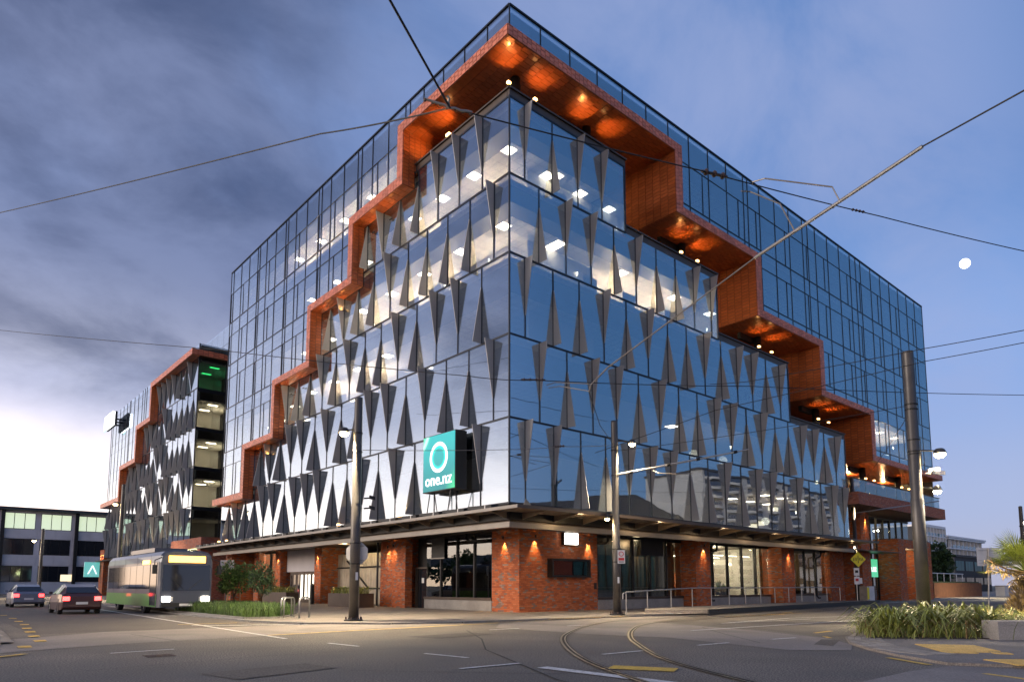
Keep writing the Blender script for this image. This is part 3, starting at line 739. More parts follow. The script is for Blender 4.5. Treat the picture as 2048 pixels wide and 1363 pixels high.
# slabs, ceilings, roof, core
def strip_x(z0, z1, k, mt, nm, lo=.3):
    BX(.32, 54.7, TD+.15, 37.8, z0, z1).build(nm, mt, OB)
for k in range(0, 6):
    z = ZK[k]
    strip_x(z-.3, z-.01, k, 'slab_edge', 'floor_slab')
    ie = endR[k-1] if k else 35.0
    BX(.32, ie-.06, .32, TD+.14, z-.3, z-.01).build('floor_slab', 'slab_edge', OB)
    us = {5: 12.9, 4: 21.7, 3: 30.45, 2: 39.2}.get(k)
    if us: BX(us, 54.7, .32, TD+.14, z-.3, z-.011).build('floor_slab', 'slab_edge', OB)
    zc = z+2.78
    BX(.42, 54.6, TD+.2, 37.6, zc, zc+.06).build('ceiling', 'ceiling_tile', OB)
    if k < 5: BX(.42, endR[k]-.1, .42, TD+.19, zc, zc+.06).build('ceiling', 'ceiling_tile', OB)
    if us: BX(us+.05, 54.6, .42, TD+.19, zc+.002, zc+.062).build('ceiling', 'ceiling_tile', OB)
    if k == 5: BX(.42, TD+.1, 8.8, 37.6, zc+.004, zc+.064).build('ceiling', 'ceiling_tile', OB)
    # dark panels behind the spandrel glass
    zt = z+H-.32
    if k < 5:
        FB('R', 1.3, endR[k]-.08, -1.30, -.32, zc-.03, zt).build('spandrel_panel', 'spandrel_back', OB)
        FB('L', .32, endL[k]-.02, -1.30, -.32, zc-.03, min(zt, 99)).build('spandrel_panel', 'spandrel_back', OB)
    ul = {5: 8.8, 4: 14.4, 3: 20.1, 2: 25.8, 1: 31.45}.get(k)
    if us: FB('R', us, 54.6, -1.0, -.22, zc-.02, zt if k < 5 else TOP-.1).build('spandrel_panel', 'spandrel_back', OB)
    if ul: FB('L', ul, 37.8, -1.0, -.22, zc-.02, zt if k < 5 else TOP-.1).build('spandrel_panel', 'spandrel_back', OB)
FB('R', .3, 12.8, -.30, -.22, 27.32, TOP-.1).build('spandrel_panel', 'spandrel_back', OB)
FB('L', .31, 8.7, -.30, -.22, 27.32, TOP-.1).build('spandrel_panel', 'spandrel_back', OB)
BX(.35, 54.8, .35, 37.9, 28.6, 28.8).build('roof', 'roof_dark', OB)
BX(8.5, 46, 9.5, 31, Z0, 28.5).build('core_wall', 'white_wall', OB)
BX(54.75, 54.95, .05, 38.1, Z0+3.9, TOP-.05).build('gable_wall', 'dark_metal', OB)
BX(.05, 54.7, 38.0, 38.2, 4.6, TOP-.05).build('gable_wall', 'dark_metal', OB)
# lit rooms: ceiling panels and partition walls
def lit(side, k, s0, s1, ds=2.8, dep=(1.6, 5.0), mt='panel_light', pw=560):
    zc = ZK[k]+2.78; s = s0
    while s < s1:
        for d in dep:
            x, y = (s, d) if side == 'R' else (d, s)
            BX(x-.3, x+.3, y-.3, y+.3, zc-.03, zc-.005).build('ceiling_light', mt, OB)
        s += ds
    n = max(1, round((s1-s0)/4.5))
    for i in range(n):
        s = s0+(i+.5)*(s1-s0)/n; x, y = (s, 2.3) if side == 'R' else (2.3, s)
        MB().tube([(x, y, zc), (x, y, zc-.75)], .012, 5).build('pendant_stem', 'sign_white', OB); MB().tube([(x, y, zc-.95), (x, y, zc-.75)], .03, 8).build('pendant_bulb', mt, OB)
        point('room_light', (x+(.6 if side == 'L' else 0), y+(.6 if side == 'R' else 0), zc-1.7), pw, (1.0, .74, .46), .3, OB)
lit('L', 4, 1.9, 13.0, 2.9); lit('L', 3, 2.3, 18.5, 3.6); lit('L', 2, 13.5, 24.5, 3.6)
lit('R', 4, 4.6, 8.2, 2.6, (2.2,)); lit('R', 3, 5.0, 17.0, 5.2, (1.8,))
lit('L', 5, 12.2, 29, 3.9, (1.8, 5.5)); lit('L', 4, 17.5, 26, 4.2, (2.2, 5), pw=40); lit('L', 3, 23, 31, 4.2, (2.4, 5), pw=40); lit('L', 2, 29, 36, 3.6, (2.4, 5), pw=60)
lit('R', 2, 40.5, 54, 3.6, (2.0, 4.6)); lit('R', 1, 17, 24, 9, (3.4,), pw=14); lit('R', 0, 26, 33, 2.6, (2.0, 4.6), pw=60)
for k, a, b in ((4, 0, 1), (3, 1, 1), (2, 1, 0)):
    for j in range(5):
        y = 2.4+j*4.3
        BX(3.4, 8.4, y, y+.1, ZK[k]+.02, ZK[k]+2.7).build('partition', 'white_wall', OB)
for k in (4, 3):
    for j in range(4 if k == 3 else 2):
        x = 3.0+j*4.1
        BX(x, x+.1, 3.6, 9.4, ZK[k]+.02, ZK[k]+2.7).build('partition', 'white_wall', OB)
BX(7.3, 7.4, 10, 37, ZK[5]+.02, ZK[5]+2.7).build('partition', 'white_wall', OB)
BX(40, 54, 8.2, 8.3, ZK[2]+.02, ZK[2]+2.7).build('partition', 'white_wall', OB)
# desk screens seen above the sills
for k, side, s in [(4, 'L', 2.9), (4, 'L', 4.6), (4, 'L', 6.2), (3, 'L', 4.1), (3, 'L', 7.2), (3, 'L', 9.4), (4, 'R', 4.0), (4, 'R', 5.6), (3, 'R', 6.3), (3, 'R', 9.6), (3, 'R', 13.5), (2, 'L', 15), (2, 'L', 18)]:
    FB(side, s, s+1.1, -1.25, -1.2, ZK[k]+.55, ZK[k]+1.3).build('desk_screen', 'panel_grey', OB)
# ---------------------------------------------------------------- ground floor, canopies
gx, gy = 3.22, 2.95
FB('R', .12, 35.0, -.30, -.06, 4.32, 5.03).build('fascia_back', 'dark_metal', OB)
FB('L', .12, 38.0, -.30, -.06, 4.32, 5.03).build('fascia_back', 'dark_metal', OB)
BX(.05, .25, .05, 39.9, 3.98, 4.22).build('fascia_beam', 'fascia_metal', OB)
BX(.26, 36.0, .05, .25, 3.98, 4.22).build('fascia_beam', 'fascia_metal', OB)
BX(.26, 9, .26, 39.5, 4.24, 4.31).build('soffit', 'bronze_metal', OB)
BX(9.01, 46, .26, 9, 4.24, 4.31).build('soffit', 'bronze_metal', OB)
# thin outrigged canopy sheets with ribs, rods and dark gutter trays
BX(-.98, .04, .0, 41.6, 4.66, 4.72).build('canopy_sheet', 'canopy_metal', OB)
BX(-.98, 36.2, -1.68, -.01, 4.66, 4.72).build('canopy_sheet', 'canopy_metal', OB)
FB('L', -1.7, 41.6, .98, 1.03, 4.62, 4.76).build('canopy_lip', 'fascia_metal', OB)
FB('R', -.97, 36.2, 1.68, 1.73, 4.62, 4.76).build('canopy_lip', 'bronze_metal', OB)
for i in range(21):
    y = .2+i*2.0
    MB().extrude([(-.96, 4.655), (.03, 4.655), (.03, 4.36), (-.15, 4.40)], y, y+.06, lambda p, q, t: (p, t, q)).build('canopy_rib', 'canopy_metal', OB)
    MB().obox((-.78, y+.12, 4.80), (.42, 0, .06), (0, 1.7, .05), (0, 0, .13)).build('gutter_tray', 'black', OB)
    MB().tube([(-.9, y+.4, 4.72), (-.9, y+.4, 4.94)], .022, 6).build('canopy_rod', 'galvanised', OB)
for i in range(18):
    x = .8+i*2.0
    MB().extrude([(-1.66, 4.655), (.03, 4.655), (.03, 4.36), (-.2, 4.40)], x, x+.06, lambda p, q, t: (t, p, q)).build('canopy_rib', 'canopy_metal', OB)
    MB().obox((x+.12, -.62, 4.80), (1.6, 0, .0), (0, .42, .06), (0, 0, .14)).build('gutter_tray', 'black', OB)
MB().add([(-.2, -1.2, 4.74), (.7, -.9, 4.74), (-.15, -1.25, 5.12), (-.25, -1.15, 4.74)], [(0, 1, 2), (0, 2, 3), (1, 3, 2), (0, 3, 1)]).build('canopy_flashing', 'fascia_metal', OB)
# brick piers
brick_block('brick_pier', OB, gx, 9.05, gy, 5.07, .06, 4.235, 'LRE', label='broad brick corner pier with a display window')
brick_block('brick_pier', OB, gx, gx+1.6, 13.45, 16.5, .06, 4.235, 'LR')
brick_block('brick_pier', OB, gx-.5, gx-.02, 12.75, 14.2, .06, 4.235, 'LR')
brick_block('brick_pier', OB, gx, gx+1.9, 25.2, 26.3, .06, 4.235, 'LR')
brick_block('brick_pier', OB, gx, gx+1.9, 32.7, 33.7, .06, 4.235, 'LR')
brick_block('brick_pier', OB, gx-.4, gx+1.5, 36.4, 37.4, .06, 4.235, 'LR')
brick_block('brick_pier', OB, 1.2, 3.5, 38.35, 39.9, .06, 4.235, 'LR')
for a, b in ((17.25, 18.87), (28.2, 30.06)): brick_block('brick_pier', OB, a, b, gy-.9, gy+.6, .06, 4.235, 'LRE')
brick_block('brick_pier', OB, 37.6, 40.2, gy-.2, gy+.6, .06, 4.235, 'LR')
brick_block('brick_pier', OB, 40.8, 42.6, gy-1.5, gy+.3, .06, 7.66, 'LR')
# pier lamps: small cowls with a warm downward beam
def pier_lamp(x, y, z, n, e=26):
    e *= 6.5
    n = Vector(n); c = Vector((x, y, z))+n*.12
    MB().tube([c+Vector((0, 0, .09)), c+Vector((0, 0, -.06))], .045, 10).build('pier_lamp', 'dark_metal', OB)
    MB().lathe([(.001, -.085), (.036, -.085), (.036, -.062)], 10, c).build('lamp_glow', 'wall_lamp', OB)
    spot('pier_beam', c+Vector((0, 0, -.1)), c+Vector((0, 0, -2))-n*.18, e, (1.0, .56, .20), 66, .8, .03, OB)
    spot('pier_beam', c+Vector((0, 0, .12)), c+Vector((0, 0, 2)), 3, (1.0, .5, .16), 90, .8, .03, OB)
Lx, Ry = (-1, 0, 0), (0, -1, 0)
for y, xo in ((4.07, gx), (14.0, gx-.5), (15.5, gx), (25.75, gx), (33.2, gx), (36.9, gx-.4), (39.1, 1.2)): pier_lamp(xo, y, 3.82, Lx, 30)
for x, yo in ((4.25, gy), (8.3, gy), (18.1, gy-.9), (29.2, gy-.9)): pier_lamp(x, yo, 3.9, Ry, 34)
pier_lamp(41.8, gy-1.5, 7.2, Ry, 40)
# light box and display window on the corner pier
BX(6.25, 7.1, gy-.42, gy-.24, 3.58, 4.17).build('light_box', 'box_light', OB, label='glowing white square light box on the brick corner')
BX(6.22, 7.13, gy-.24, gy-.02, 3.55, 4.2).build('light_box_case', 'dark_metal', OB)
dw = MB()
for a in ((5.17, 8.1, 1.83, 1.93), (5.17, 8.1, 2.70, 2.80), (5.17, 5.27, 1.93, 2.70), (8.0, 8.1, 1.93, 2.70)): dw.box(a[0], a[1], gy-.40, gy-.02, a[2], a[3])
dwo = dw.build('display_case', 'dark_metal', OB, label='black framed display window boxed out of the brickwork')
BX(5.27, 8.0, gy-.10, gy-.03, 1.93, 2.7).build('screen', 'bus_glass', dwo)
pane('R', 5.28, 7.99, 1.94, 2.69, 'display_pane', 'shop_glass', o=-gy+.3)
BX(8.75, 8.95, gy-.05, gy-.018, 1.2, 1.55).build('keypad', 'dark_metal', OB)
# glazing bays on the left: plinth, frames, panes
def bay(side, s0, s1, o, n, z0=.75, z1=4.2, plinth=True, mt='shop_glass', lou=None):
    if plinth:
        FB(side, s0, s1, o-.25, o+.12, .06, .60).build('plinth', 'concrete', OB)
        FB(side, s0, s1, o-.2, o+.16, .61, .75).build('sill', 'bronze_metal', OB)
    w = (s1-s0)/n
    for i in range(n):
        pane(side, s0+i*w+.04, s0+(i+1)*w-.04, z0 if plinth else .1, z1, 'shop_pane', mt, o=o)
        FB(side, s0+i*w-.05, s0+i*w+.05, o-.12, o+.08, z0 if plinth else .08, z1).build('window_post', 'dark_metal', OB)
    FB(side, s0, s1, o-.1, o+.05, z1-.12, z1+.03).build('window_head', 'dark_metal', OB)
bay('L', 5.12, 11.4, -gx-.1, 4)
FB('L', 9.4, 10.7, -gx, -gx+.02, 3.0, 4.15).build('louvre_panel', 'black', OB)
FB('L', 9.35, 10.75, -gx+.021, -gx+.05, 2.93, 3.0).build('louvre_frame', 'fascia_metal', OB)
# door with frame
FB('L', 11.45, 12.7, -gx-.4, -gx-.34, .06, 2.45).build('door', 'bus_glass', OB)
for a in ((11.40, 11.5), (12.62, 12.72)): FB('L', a[0], a[1], -gx-.33, -gx-.2, .06, 2.5).build('door_frame', 'bronze_metal', OB)
FB('L', 11.5, 12.62, -gx-.33, -gx-.2, 2.4, 2.5).build('door_frame', 'bronze_metal', OB)
FB('L', 11.95, 12.2, -gx-.335, -gx-.325, 1.55, 1.85).build('notice', 'sign_white', OB)
FB('L', 11.4, 12.75, -gx-.45, -gx-.41, 2.5, 4.23).build('door_panel', 'dark_metal', OB)
# roller gate of vertical corrugated sheet with cross brace
w = MB(); n = 90; ys = [16.6+i*(8.5/n) for i in range(n+1)]
for i in range(n):
    o0 = .05*(1 if (i//2) % 2 else 0); o1 = .05*(1 if ((i+1)//2) % 2 else 0)
    w.add([(4.6-o0, ys[i], .1), (4.6-o1, ys[i+1], .1), (4.6-o1, ys[i+1], 3.7), (4.6-o0, ys[i], 3.7)], [(0, 3, 2, 1)])
w.build('roller_gate', 'roller', OB)
for a, b in (((4.52, 16.6, 2.7), (4.52, 25.1, 2.7)), ((4.52, 16.6, 1.2), (4.52, 25.1, 1.2)), ((4.51, 23.6, 3.2), (4.51, 20.4, 1.2))): MB().tube([a, b], .06, 6).build('gate_brace', 'dark_metal', OB)
point('curtain_fill', (13, 3.35, 3.9), 60, (1.0, .75, .45), .2, OB)  # first point is a fill added behind the glass to brighten the curtain
point('gate_lamp', (2.6, 20.5, 3.9), 130, (1.0, .78, .45), .15, OB)
# doors with lit glass strips
FB('L', 26.4, 32.6, -gx-.6, -gx-.5, 2.5, 4.22).build('wall_panel', 'panel_grey', OB)
for i in range(4):
    y = 26.5+i*1.35
    FB('L', y, y+1.3, -gx-.56, -gx-.5, .08, 2.48).build('door_leaf', 'bronze_metal', OB)
    FB('L', y+.2, y+.55, -gx-.499, -gx-.485, .35, 2.25).build('door_glass', 'door_light' if i in (0, 1, 2) else 'bus_glass', OB)
    FB('L', y+.8, y+1.1, -gx-.499, -gx-.485, .35, 2.25).build('door_glass', 'door_light' if i in (0, 1) else 'bus_glass', OB)
bay('L', 33.75, 36.3, -gx-.1, 2, mt='shop_glass')
FB('L', 33.8, 36.3, -gx-2.2, -gx-2.1, .1, 4.2).build('room_wall', 'white_wall', OB)
point('room_lamp', (gx+1.2, 35, 3.6), 200, (.95, 1.0, .88), .2, OB)
for y in (4.9, 13.9, 15.4, 20, 25.7, 30, 33.2, 37):
    MB().lathe([(.001, 4.215), (.07, 4.215), (.07, 4.238)], 10, (1.1, y, 0)).build('downlight', 'wall_lamp', OB)
    spot('downlight_beam', (1.1, y, 4.2), (1.1, y, 0), 85, (1.0, .6, .26), 110, .8, .05, OB)
# glazing on the right: curtained bay, then the lit cafe
bay('R', 9.1, 17.2, -gy-.15, 5)
w = MB(); n = 120; xs = [9.2+i*(7.8/n) for i in range(n+1)]
cu = [3.75+.09*math.sin(i*1.05)+.03*math.sin(i*.37) for i in range(n+1)]
for i in range(n): w.add([(xs[i], cu[i], .2), (xs[i+1], cu[i+1], .2), (xs[i+1], cu[i+1], 3.15), (xs[i], cu[i], 3.15)], [(0, 1, 2, 3)])
w.build('curtain', 'curtain', OB, smooth=True)
FB('R', 9.15, 17.1, -gy-.9, -gy-.86, 3.15, 4.22).build('bulkhead', 'bronze_metal', OB)
FB('R', 13.0, 15.2, -gy-.06, -gy-.02, 3.2, 4.15).build('louvre_panel', 'black', OB)
bay('R', 18.9, 28.15, -gy-.15, 5); bay('R', 30.1, 37.5, -gy-.15, 4)
FB('R', 30.15, 32.0, -gy-.06, -gy-.02, 2.6, 4.15).build('louvre_panel', 'black', OB)
BX(17.2, 40, 11.0, 11.15, .06, 4.2).build('room_wall', 'curtain', OB)
BX(17.15, 17.25, 3.7, 11, .06, 4.2).build('room_wall', 'timber', OB); BX(28.9, 29.05, 4.2, 11, .06, 4.2).build('room_wall', 'white_wall', OB); BX(39.9, 40, 3.8, 11, .06, 4.2).build('room_wall', 'timber', OB)
BX(17.3, 39.9, 3.4, 10.9, .06, .1).build('room_floor', 'concrete', OB)
brick_block('brick_wall', OB, 20.5, 28.8, 9.6, 9.8, .1, 2.4, 'R')
BX(19.5, 28.2, 6.4, 7.1, .1, 1.15).build('counter', 'timber', OB); BX(19.4, 28.3, 6.35, 7.15, 1.15, 1.22).build('counter_top', 'dark_metal', OB)
BX(30.5, 37.5, 5.0, 5.5, .1, 1.05).build('bench_seat', 'dark_metal', OB)
for x in (19.6, 21.4, 23.2, 25, 26.8):
    for y in (4.6, 7.2): MB().tube([(x, y, 3.55), (x+1.35, y, 3.55)], .03, 6).build('strip_light', 'pendant', OB)
for x, y in ((20.4, 5.5), (24.1, 5.2), (27.4, 5.8), (33, 5.2), (36, 5.6)):
    MB().ball((x, y, 3.0), .11, 10, 6).build('pendant_lamp', 'pendant', OB); MB().tube([(x, y, 3.1), (x, y, 4.2)], .01, 5).build('pendant_cord', 'black', OB)
point('cafe_lamp', (22.5, 6, 3.3), 420, (1.0, .84, .58), .4, OB); point('cafe_lamp', (26.5, 6.5, 3.3), 360, (1.0, .84, .58), .4, OB); point('cafe_lamp', (35, 6.5, 3.3), 260, (1.0, .76, .45), .4, OB)
for x, s in ((20.9, .5), (23.3, .8), (24.0, .6), (31.5, .5), (33.3, .5)):
    mb = MB()
    for i in range(60):
        a, e = random.uniform(0, 6.28), random.uniform(-.2, 1.2); d = Vector((math.cos(a)*math.cos(e), math.sin(a)*math.cos(e), math.sin(e)))*s*random.uniform(.5, 1); c = Vector((x, 4.3, 1.1)); n = d.cross((0, 0, 1)).normalized()*.05
        mb.add([c+d*.3, c+d*.6+n, c+d, c+d*.6-n], [(0, 1, 2, 3)])
    mb.build('potted_plant', 'leaf_shrub', OB)
    MB().lathe([(.12, .12), (.17, .9), (.16, .95)], 12, (x, 4.3, 0)).build('plant_pot', 'dark_metal', OB)
# downpipes with offsets
for x, o in ((20.0, gy-.02), (35.2, gy-.02)):
    MB().tube([(x+.9, o-.12, 4.22), (x+.9, o-.12, 3.85), (x+.8, o-.12, 3.72), (x+.1, o-.12, 3.6), (x, o-.12, 3.45), (x, o-.12, .55), (x+.1, o-.2, .4), (x+.2, o-.3, .42)], .07, 8).build('downpipe', 'black', OB, smooth=True)
MB().tube([(gx-.12, 7.2, 4.22), (gx-.12, 7.2, 3.95), (gx-.12, 6.9, 3.8), (gx-.12, 5.4, 3.78)], .07, 8).build('downpipe', 'black', OB, smooth=True)
MB().tube([(9.9, gy-.1, 4.22), (9.9, gy-.1, 3.9), (9.7, gy-.1, 3.75), (9.1, gy-.1, 3.72)], .06, 8).build('downpipe', 'bronze_metal', OB, smooth=True)
MB().tube([(gx-.1, 16.75, 4.2), (gx-.1, 16.75, .1)], .07, 8).build('downpipe', 'black', OB)
# ---- right-hand end: recessed entrance, brick balcony, terrace rail
bal = brick_block('balcony', OB, 35.2, 55.0, -.8, 6.0, 7.70, 8.68, 'LRE', mt='brick_pale', label='long brick faced balcony band over the side entrance')
for i in range(9):
    pane('R', 35.4+i*2.15, 37.5+i*2.15, 8.72, 9.75, 'balustrade_pane', 'rail_glass', o=.45)
FB('R', 35.4, 54.8, .42, .50, 9.75, 9.80).build('handrail', 'dark_metal', OB)
BX(35.2, 54.9, 6.1, 6.2, Z0, 11.4).build('recess_wall', 'dark_metal', OB)
bay('R', 42.7, 46.4, -2.4, 3, plinth=False, z1=7.6)
bay('R', 46.6, 54.5, -2.4, 5, z0=5.7, z1=7.6, plinth=False)
BX(46.5, 55, 2.5, 2.6, .06, 5.6).build('entrance_wall', 'timber', OB)
brick_block('entrance_portal', OB, 46.6, 48.3, .6, 2.4, .06, 5.55, 'LRE', label='brick entrance portal with a lit recess'); brick_block('entrance_portal', OB, 53.2, 54.8, .6, 2.4, .06, 5.55, 'LRE'); brick_block('entrance_portal', OB, 48.31, 53.19, .6, 2.4, 4.75, 5.55, 'R')
FB('R', 50.8, 51.9, -2.45, -2.38, .08, 3.0).build('door_leaf', 'black', OB)
BX(46.6, 54.8, .7, 2.4, 5.56, 5.62).build('ledge', 'bronze_metal', OB)
point('entrance_lamp', (50.5, 1.6, 4.4), 160, (1.0, .72, .40), .15, OB); point('terrace_lamp', (44, 3.5, 11.1), 150, (1.0, .62, .30), .15, OB); point('terrace_lamp', (52, 3.5, 11.1), 150, (1.0, .62, .30), .15, OB)
point('recess_lamp', (44.5, 4.2, 6.9), 160, (1.0, .75, .45), .15, OB)
for x in (40.3, 44, 48, 52):
    MB().lathe([(.001, 11.43), (.09, 11.43), (.09, 11.47)], 10, (x, 2.6, 0)).build('downlight', 'lamp_warm', OB)
# green shop sign behind the glass
sg = BX(43.4, 46.2, 2.28, 2.38, 2.15, 3.75).build('shop_sign', 'sign_green', OB, label='lit green shop sign with white letters')
basis_obj('lettering', text_mesh('one.nz', .85, 'letter_white', .01, .008), sg, (44.75, 2.26, 2.9), (1, 0, 0), (0, 0, 1))

# ---------------------------------------------------------------- illuminated sign on the left facade
def sign_mat():
    m = bpy.data.materials.new('sign_face'); m.use_nodes = True; MATS['sign_face'] = m
    nt = m.node_tree; nd = nt.nodes; b = nd['Principled BSDF']; L = nt.links.new
    tc = nd.new('ShaderNodeTexCoord'); sp = nd.new('ShaderNodeSeparateXYZ'); L(tc.outputs['Object'], sp.inputs[0])
    def mm(op, a, c=None, clamp=False):
        n = nd.new('ShaderNodeMath'); n.operation = op; n.use_clamp = clamp
        for i, v in enumerate((a, c)):
            if v is None: continue
            if isinstance(v, (int, float)): n.inputs[i].default_value = v
            else: L(v, n.inputs[i])
        return n.outputs[0]
    def sm(v, a, c):
        n = nd.new('ShaderNodeMapRange'); n.interpolation_type = 'SMOOTHSTEP'; L(v, n.inputs[0]); n.inputs[1].default_value = a; n.inputs[2].default_value = c; return n.outputs[0]
    def mx(f, a, c):
        n = nd.new('ShaderNodeMix'); n.data_type = 'RGBA'
        L(f, n.inputs[0])
        for s, v in ((n.inputs[6], a), (n.inputs[7], c)):
            if isinstance(v, tuple): s.default_value = (*v, 1)
            else: L(v, s)
        return n.outputs[2]
    # object space: y runs to the left of the picture, z up; centre of the face at the origin
    y, z = sp.outputs[1], sp.outputs[2]
    d1 = mm('SQRT', mm('ADD', mm('MULTIPLY', mm('ADD', y, -2.2), mm('ADD', y, -2.2)), mm('MULTIPLY', mm('ADD', z, -1.9), mm('ADD', z, -1.9))))
    d2 = mm('SQRT', mm('ADD', mm('MULTIPLY', mm('ADD', y, 2.3), mm('ADD', y, 2.3)), mm('MULTIPLY', mm('ADD', z, 1.9), mm('ADD', z, 1.9))))
    base = mx(sm(z, -1.4, 1.4), (.0, .20, .22), (.0, .36, .38))
    base = mx(sm(d1, 1.75, .9), base, (.10, .75, .38)); base = mx(sm(d2, 2.0, .7), base, (.05, .70, .26))
    band = mm('MULTIPLY', sm(d1, 1.15, 1.35), sm(d1, 1.55, 1.35)); base = mx(band, base, (.45, 1.0, .85))
    ry = mm('MULTIPLY', y, 1.0); rz = mm('ADD', z, -.25)
    r = mm('SQRT', mm('ADD', mm('MULTIPLY', ry, ry), mm('MULTIPLY', rz, rz)))
    base = mx(mm('MULTIPLY', sm(r, .36, .62), sm(r, .66, .64)), base, (.0, .95, .75))
    ring = mm('MULTIPLY', sm(r, .54, .62), sm(r, .77, .74)); base = mx(ring, base, (1, 1, 1))
    L(base, b.inputs['Base Color']); L(base, b.inputs['Emission Color']); b.inputs['Emission Strength'].default_value = .55; b.inputs['Roughness'].default_value = .4
sign_mat()
SG = thing('illuminated_sign', 'glowing teal square sign with white ring and one.nz lettering', 'sign', (-.82, 4.29, 7.36))
BX(-.02, .0, -1.32, 1.32, -1.37, 1.37).build('sign_face', 'sign_face', SG)
BX(.003, .66, -1.36, 1.36, -1.41, 1.41).build('sign_case', 'black', SG)
basis_obj('lettering', text_mesh('one.nz', .82, 'letter_white', .012, .006, 1.02), SG, (-.035, .0, -.86), (0, -1, 0), (0, 0, 1))
for a, b in ((.95, .9), (-.8, -.8)):
    MB().tube([(.15, a, -1.41), (.05, a+.12, -2.55)], .028, 6).build('sign_leg', 'black', SG)
    MB().tube([(.30, b-.12, -1.41), (.55, b-.05, -2.5)], .024, 6).build('sign_leg', 'black', SG)
for a in (-.9, .9): BX(.66, .8, a-.05, a+.05, .6, .7).build('sign_bracket', 'dark_metal', SG)

# ---------------------------------------------------------------- rear wing beyond the lane
WB = thing('office_wing', 'rear glass wing with crowded grey fins and stepped orange frame', 'building')
wy, wt = 46.7, 25.15
stepsW = [(61.0, 4), (67.0, 3), (74.6, 2), (85.5, 1)]
front, inner = [], []
wf = MB()
HLw = [(wy-.6, 61.6, 23.75, 24.35), (61.0, 67.6, 19.85, 20.40), (67.0, 75.2, 15.95, 16.5), (74.6, 85.7, 11.95, 12.55)]
VLw = [(61.0, 61.6, 20.40, 23.75), (67.0, 67.6, 16.5, 19.85), (74.6, 75.2, 12.55, 15.95)]
for s0, s1, z0, z1 in HLw+VLw:
    fbox(wf, 'L', s0, s1, -.02, D, z0, z1); tile_face(front, (-D, s0, z0), (0, 1, 0), (0, 0, 1), (-1, 0, 0), s1-s0, z1-z0, .5, .28)
for i, (s0, s1, z0, z1) in enumerate(HLw):
    e = VLw[i][0] if i < 3 else s1; st = s0 if i == 0 else VLw[i-1][0]
    tile_face(inner, (-D, st, z0), (0, 1, 0), (1, 0, 0), (0, 0, -1), e-st, D-.03, .8, .38)
for i, (s0, s1, z0, z1) in enumerate(VLw): tile_face(inner, (-D, s0, HLw[i+1][2]), (1, 0, 0), (0, 0, 1), (0, -1, 0), D-.03, HLw[i][2]-HLw[i+1][2], .4, .3)
wf.box(-D, 14, wy-.6, wy, 23.75, 24.35); tile_face(front, (-D, wy-.6, 23.75), (1, 0, 0), (0, 0, 1), (0, -1, 0), 14.8, .6, .5, .28)
wfo = wf.build('frame', 'frame_core', WB, label='stepped orange band on the rear wing')
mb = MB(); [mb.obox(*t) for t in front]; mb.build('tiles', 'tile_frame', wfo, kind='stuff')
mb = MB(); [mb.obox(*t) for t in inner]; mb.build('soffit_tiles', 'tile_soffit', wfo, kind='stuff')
BLw = lambda s: 24.35 if s < 61.6 else 20.4 if s < 67.6 else 16.5 if s < 75.2 else 12.55
ew = sorted([wy]+[wy+2.0*k for k in range(1, 20) if wy+2.0*k < 85.3]+[61.6, 67.6, 75.2, 85.7]); ew = [e for i, e in enumerate(ew) if i == 0 or e-ew[i-1] > .3]
upper('L', ew, BLw, wt, WB, sub=False)
ends = [39.0, 39.0, 27.9, 20.3, 14.3]
ztw = lambda k, s: {4: 23.75, 3: 19.85 if s > 14.3 else 99, 2: 15.95 if s > 20.3 else 99, 1: 11.95 if s > 27.9 else 99, 0: 99}[k]
for k in range(5):
    n = int(ends[k]/1.9)+2
    finned('L', k, ends[k], WB, ''.join(random.choice('uudd') for _ in range(n)), wy, ztw)
for k in range(5):
    BX(.3, 14, wy+.3, 85.4, ZK[k]-.3, ZK[k]).build('floor_slab', 'slab_edge', WB); BX(.35, 14, wy+.35, 85.3, ZK[k]+2.8, ZK[k]+2.86).build('ceiling', 'ceiling_tile', WB)
    FB('L', wy+.3, 85, -.4, -.32, ZK[k]+2.75, ZK[k]+H-.32).build('spandrel_panel', 'spandrel_back', WB)
    for x in (2.0, 5.0):
        if k in (1, 2, 3, 4):
            for y in (wy+1.6, wy+4.2): BX(x-.45, x+.45, y-.15, y+.15, ZK[k]+2.76, ZK[k]+2.79).build('ceiling_light', 'panel_light' if k != 4 else 'green_light', WB)
    point('room_light', (3, wy+3, ZK[k]+1.7), 80 if k in (1, 2, 3) else 8, (1.0, .85, .6) if k < 4 else (.1, 1, .4), .3, WB)
    for j in range(5):
        pz = MB().box(.05+j*2.6, 2.6+j*2.6, wy, wy+.02, ZK[k]+.05, ZK[k]+H-.05 if k < 4 else 23.7); pz.build('pane', 'shop_glass', WB)
        BX(2.58+j*2.6, 2.66+j*2.6, wy-.05, wy+.06, ZK[k], ZK[k]+H if k < 4 else 23.7).build('mullion', 'mullion', WB)
    BX(.0, 13, wy-.06, wy+.05, ZK[k]-.35, ZK[k]+.02).build('transom', 'mullion', WB)
for j in range(7): BX(.05+j*2, 2.0+j*2, wy, wy+.02, 24.36, wt).build('spandrel_pane', 'facade_glass', WB)
BX(-.02, .08, wy-.05, wy+.05, Z0, wt).build('corner_post', 'mullion', WB)
BX(.6, 14, wy+5.5, 80, Z0, wt-.3).build('core_wall', 'white_wall', WB); BX(.3, 14, wy+.3, 85.4, wt-.2, wt-.05).build('roof', 'roof_dark', WB); BX(.05, 14, 85.5, 85.7, .06, wt).build('gable_wall', 'dark_metal', WB)
BX(1.5, 14, wy+.3, 85, .06, Z0-.32).build('ground_floor_wall', 'dark_metal', WB)
FB('L', 50, 85.7, -.3, 1.0, 4.6, 4.72).build('canopy_sheet', 'bronze_metal', WB)
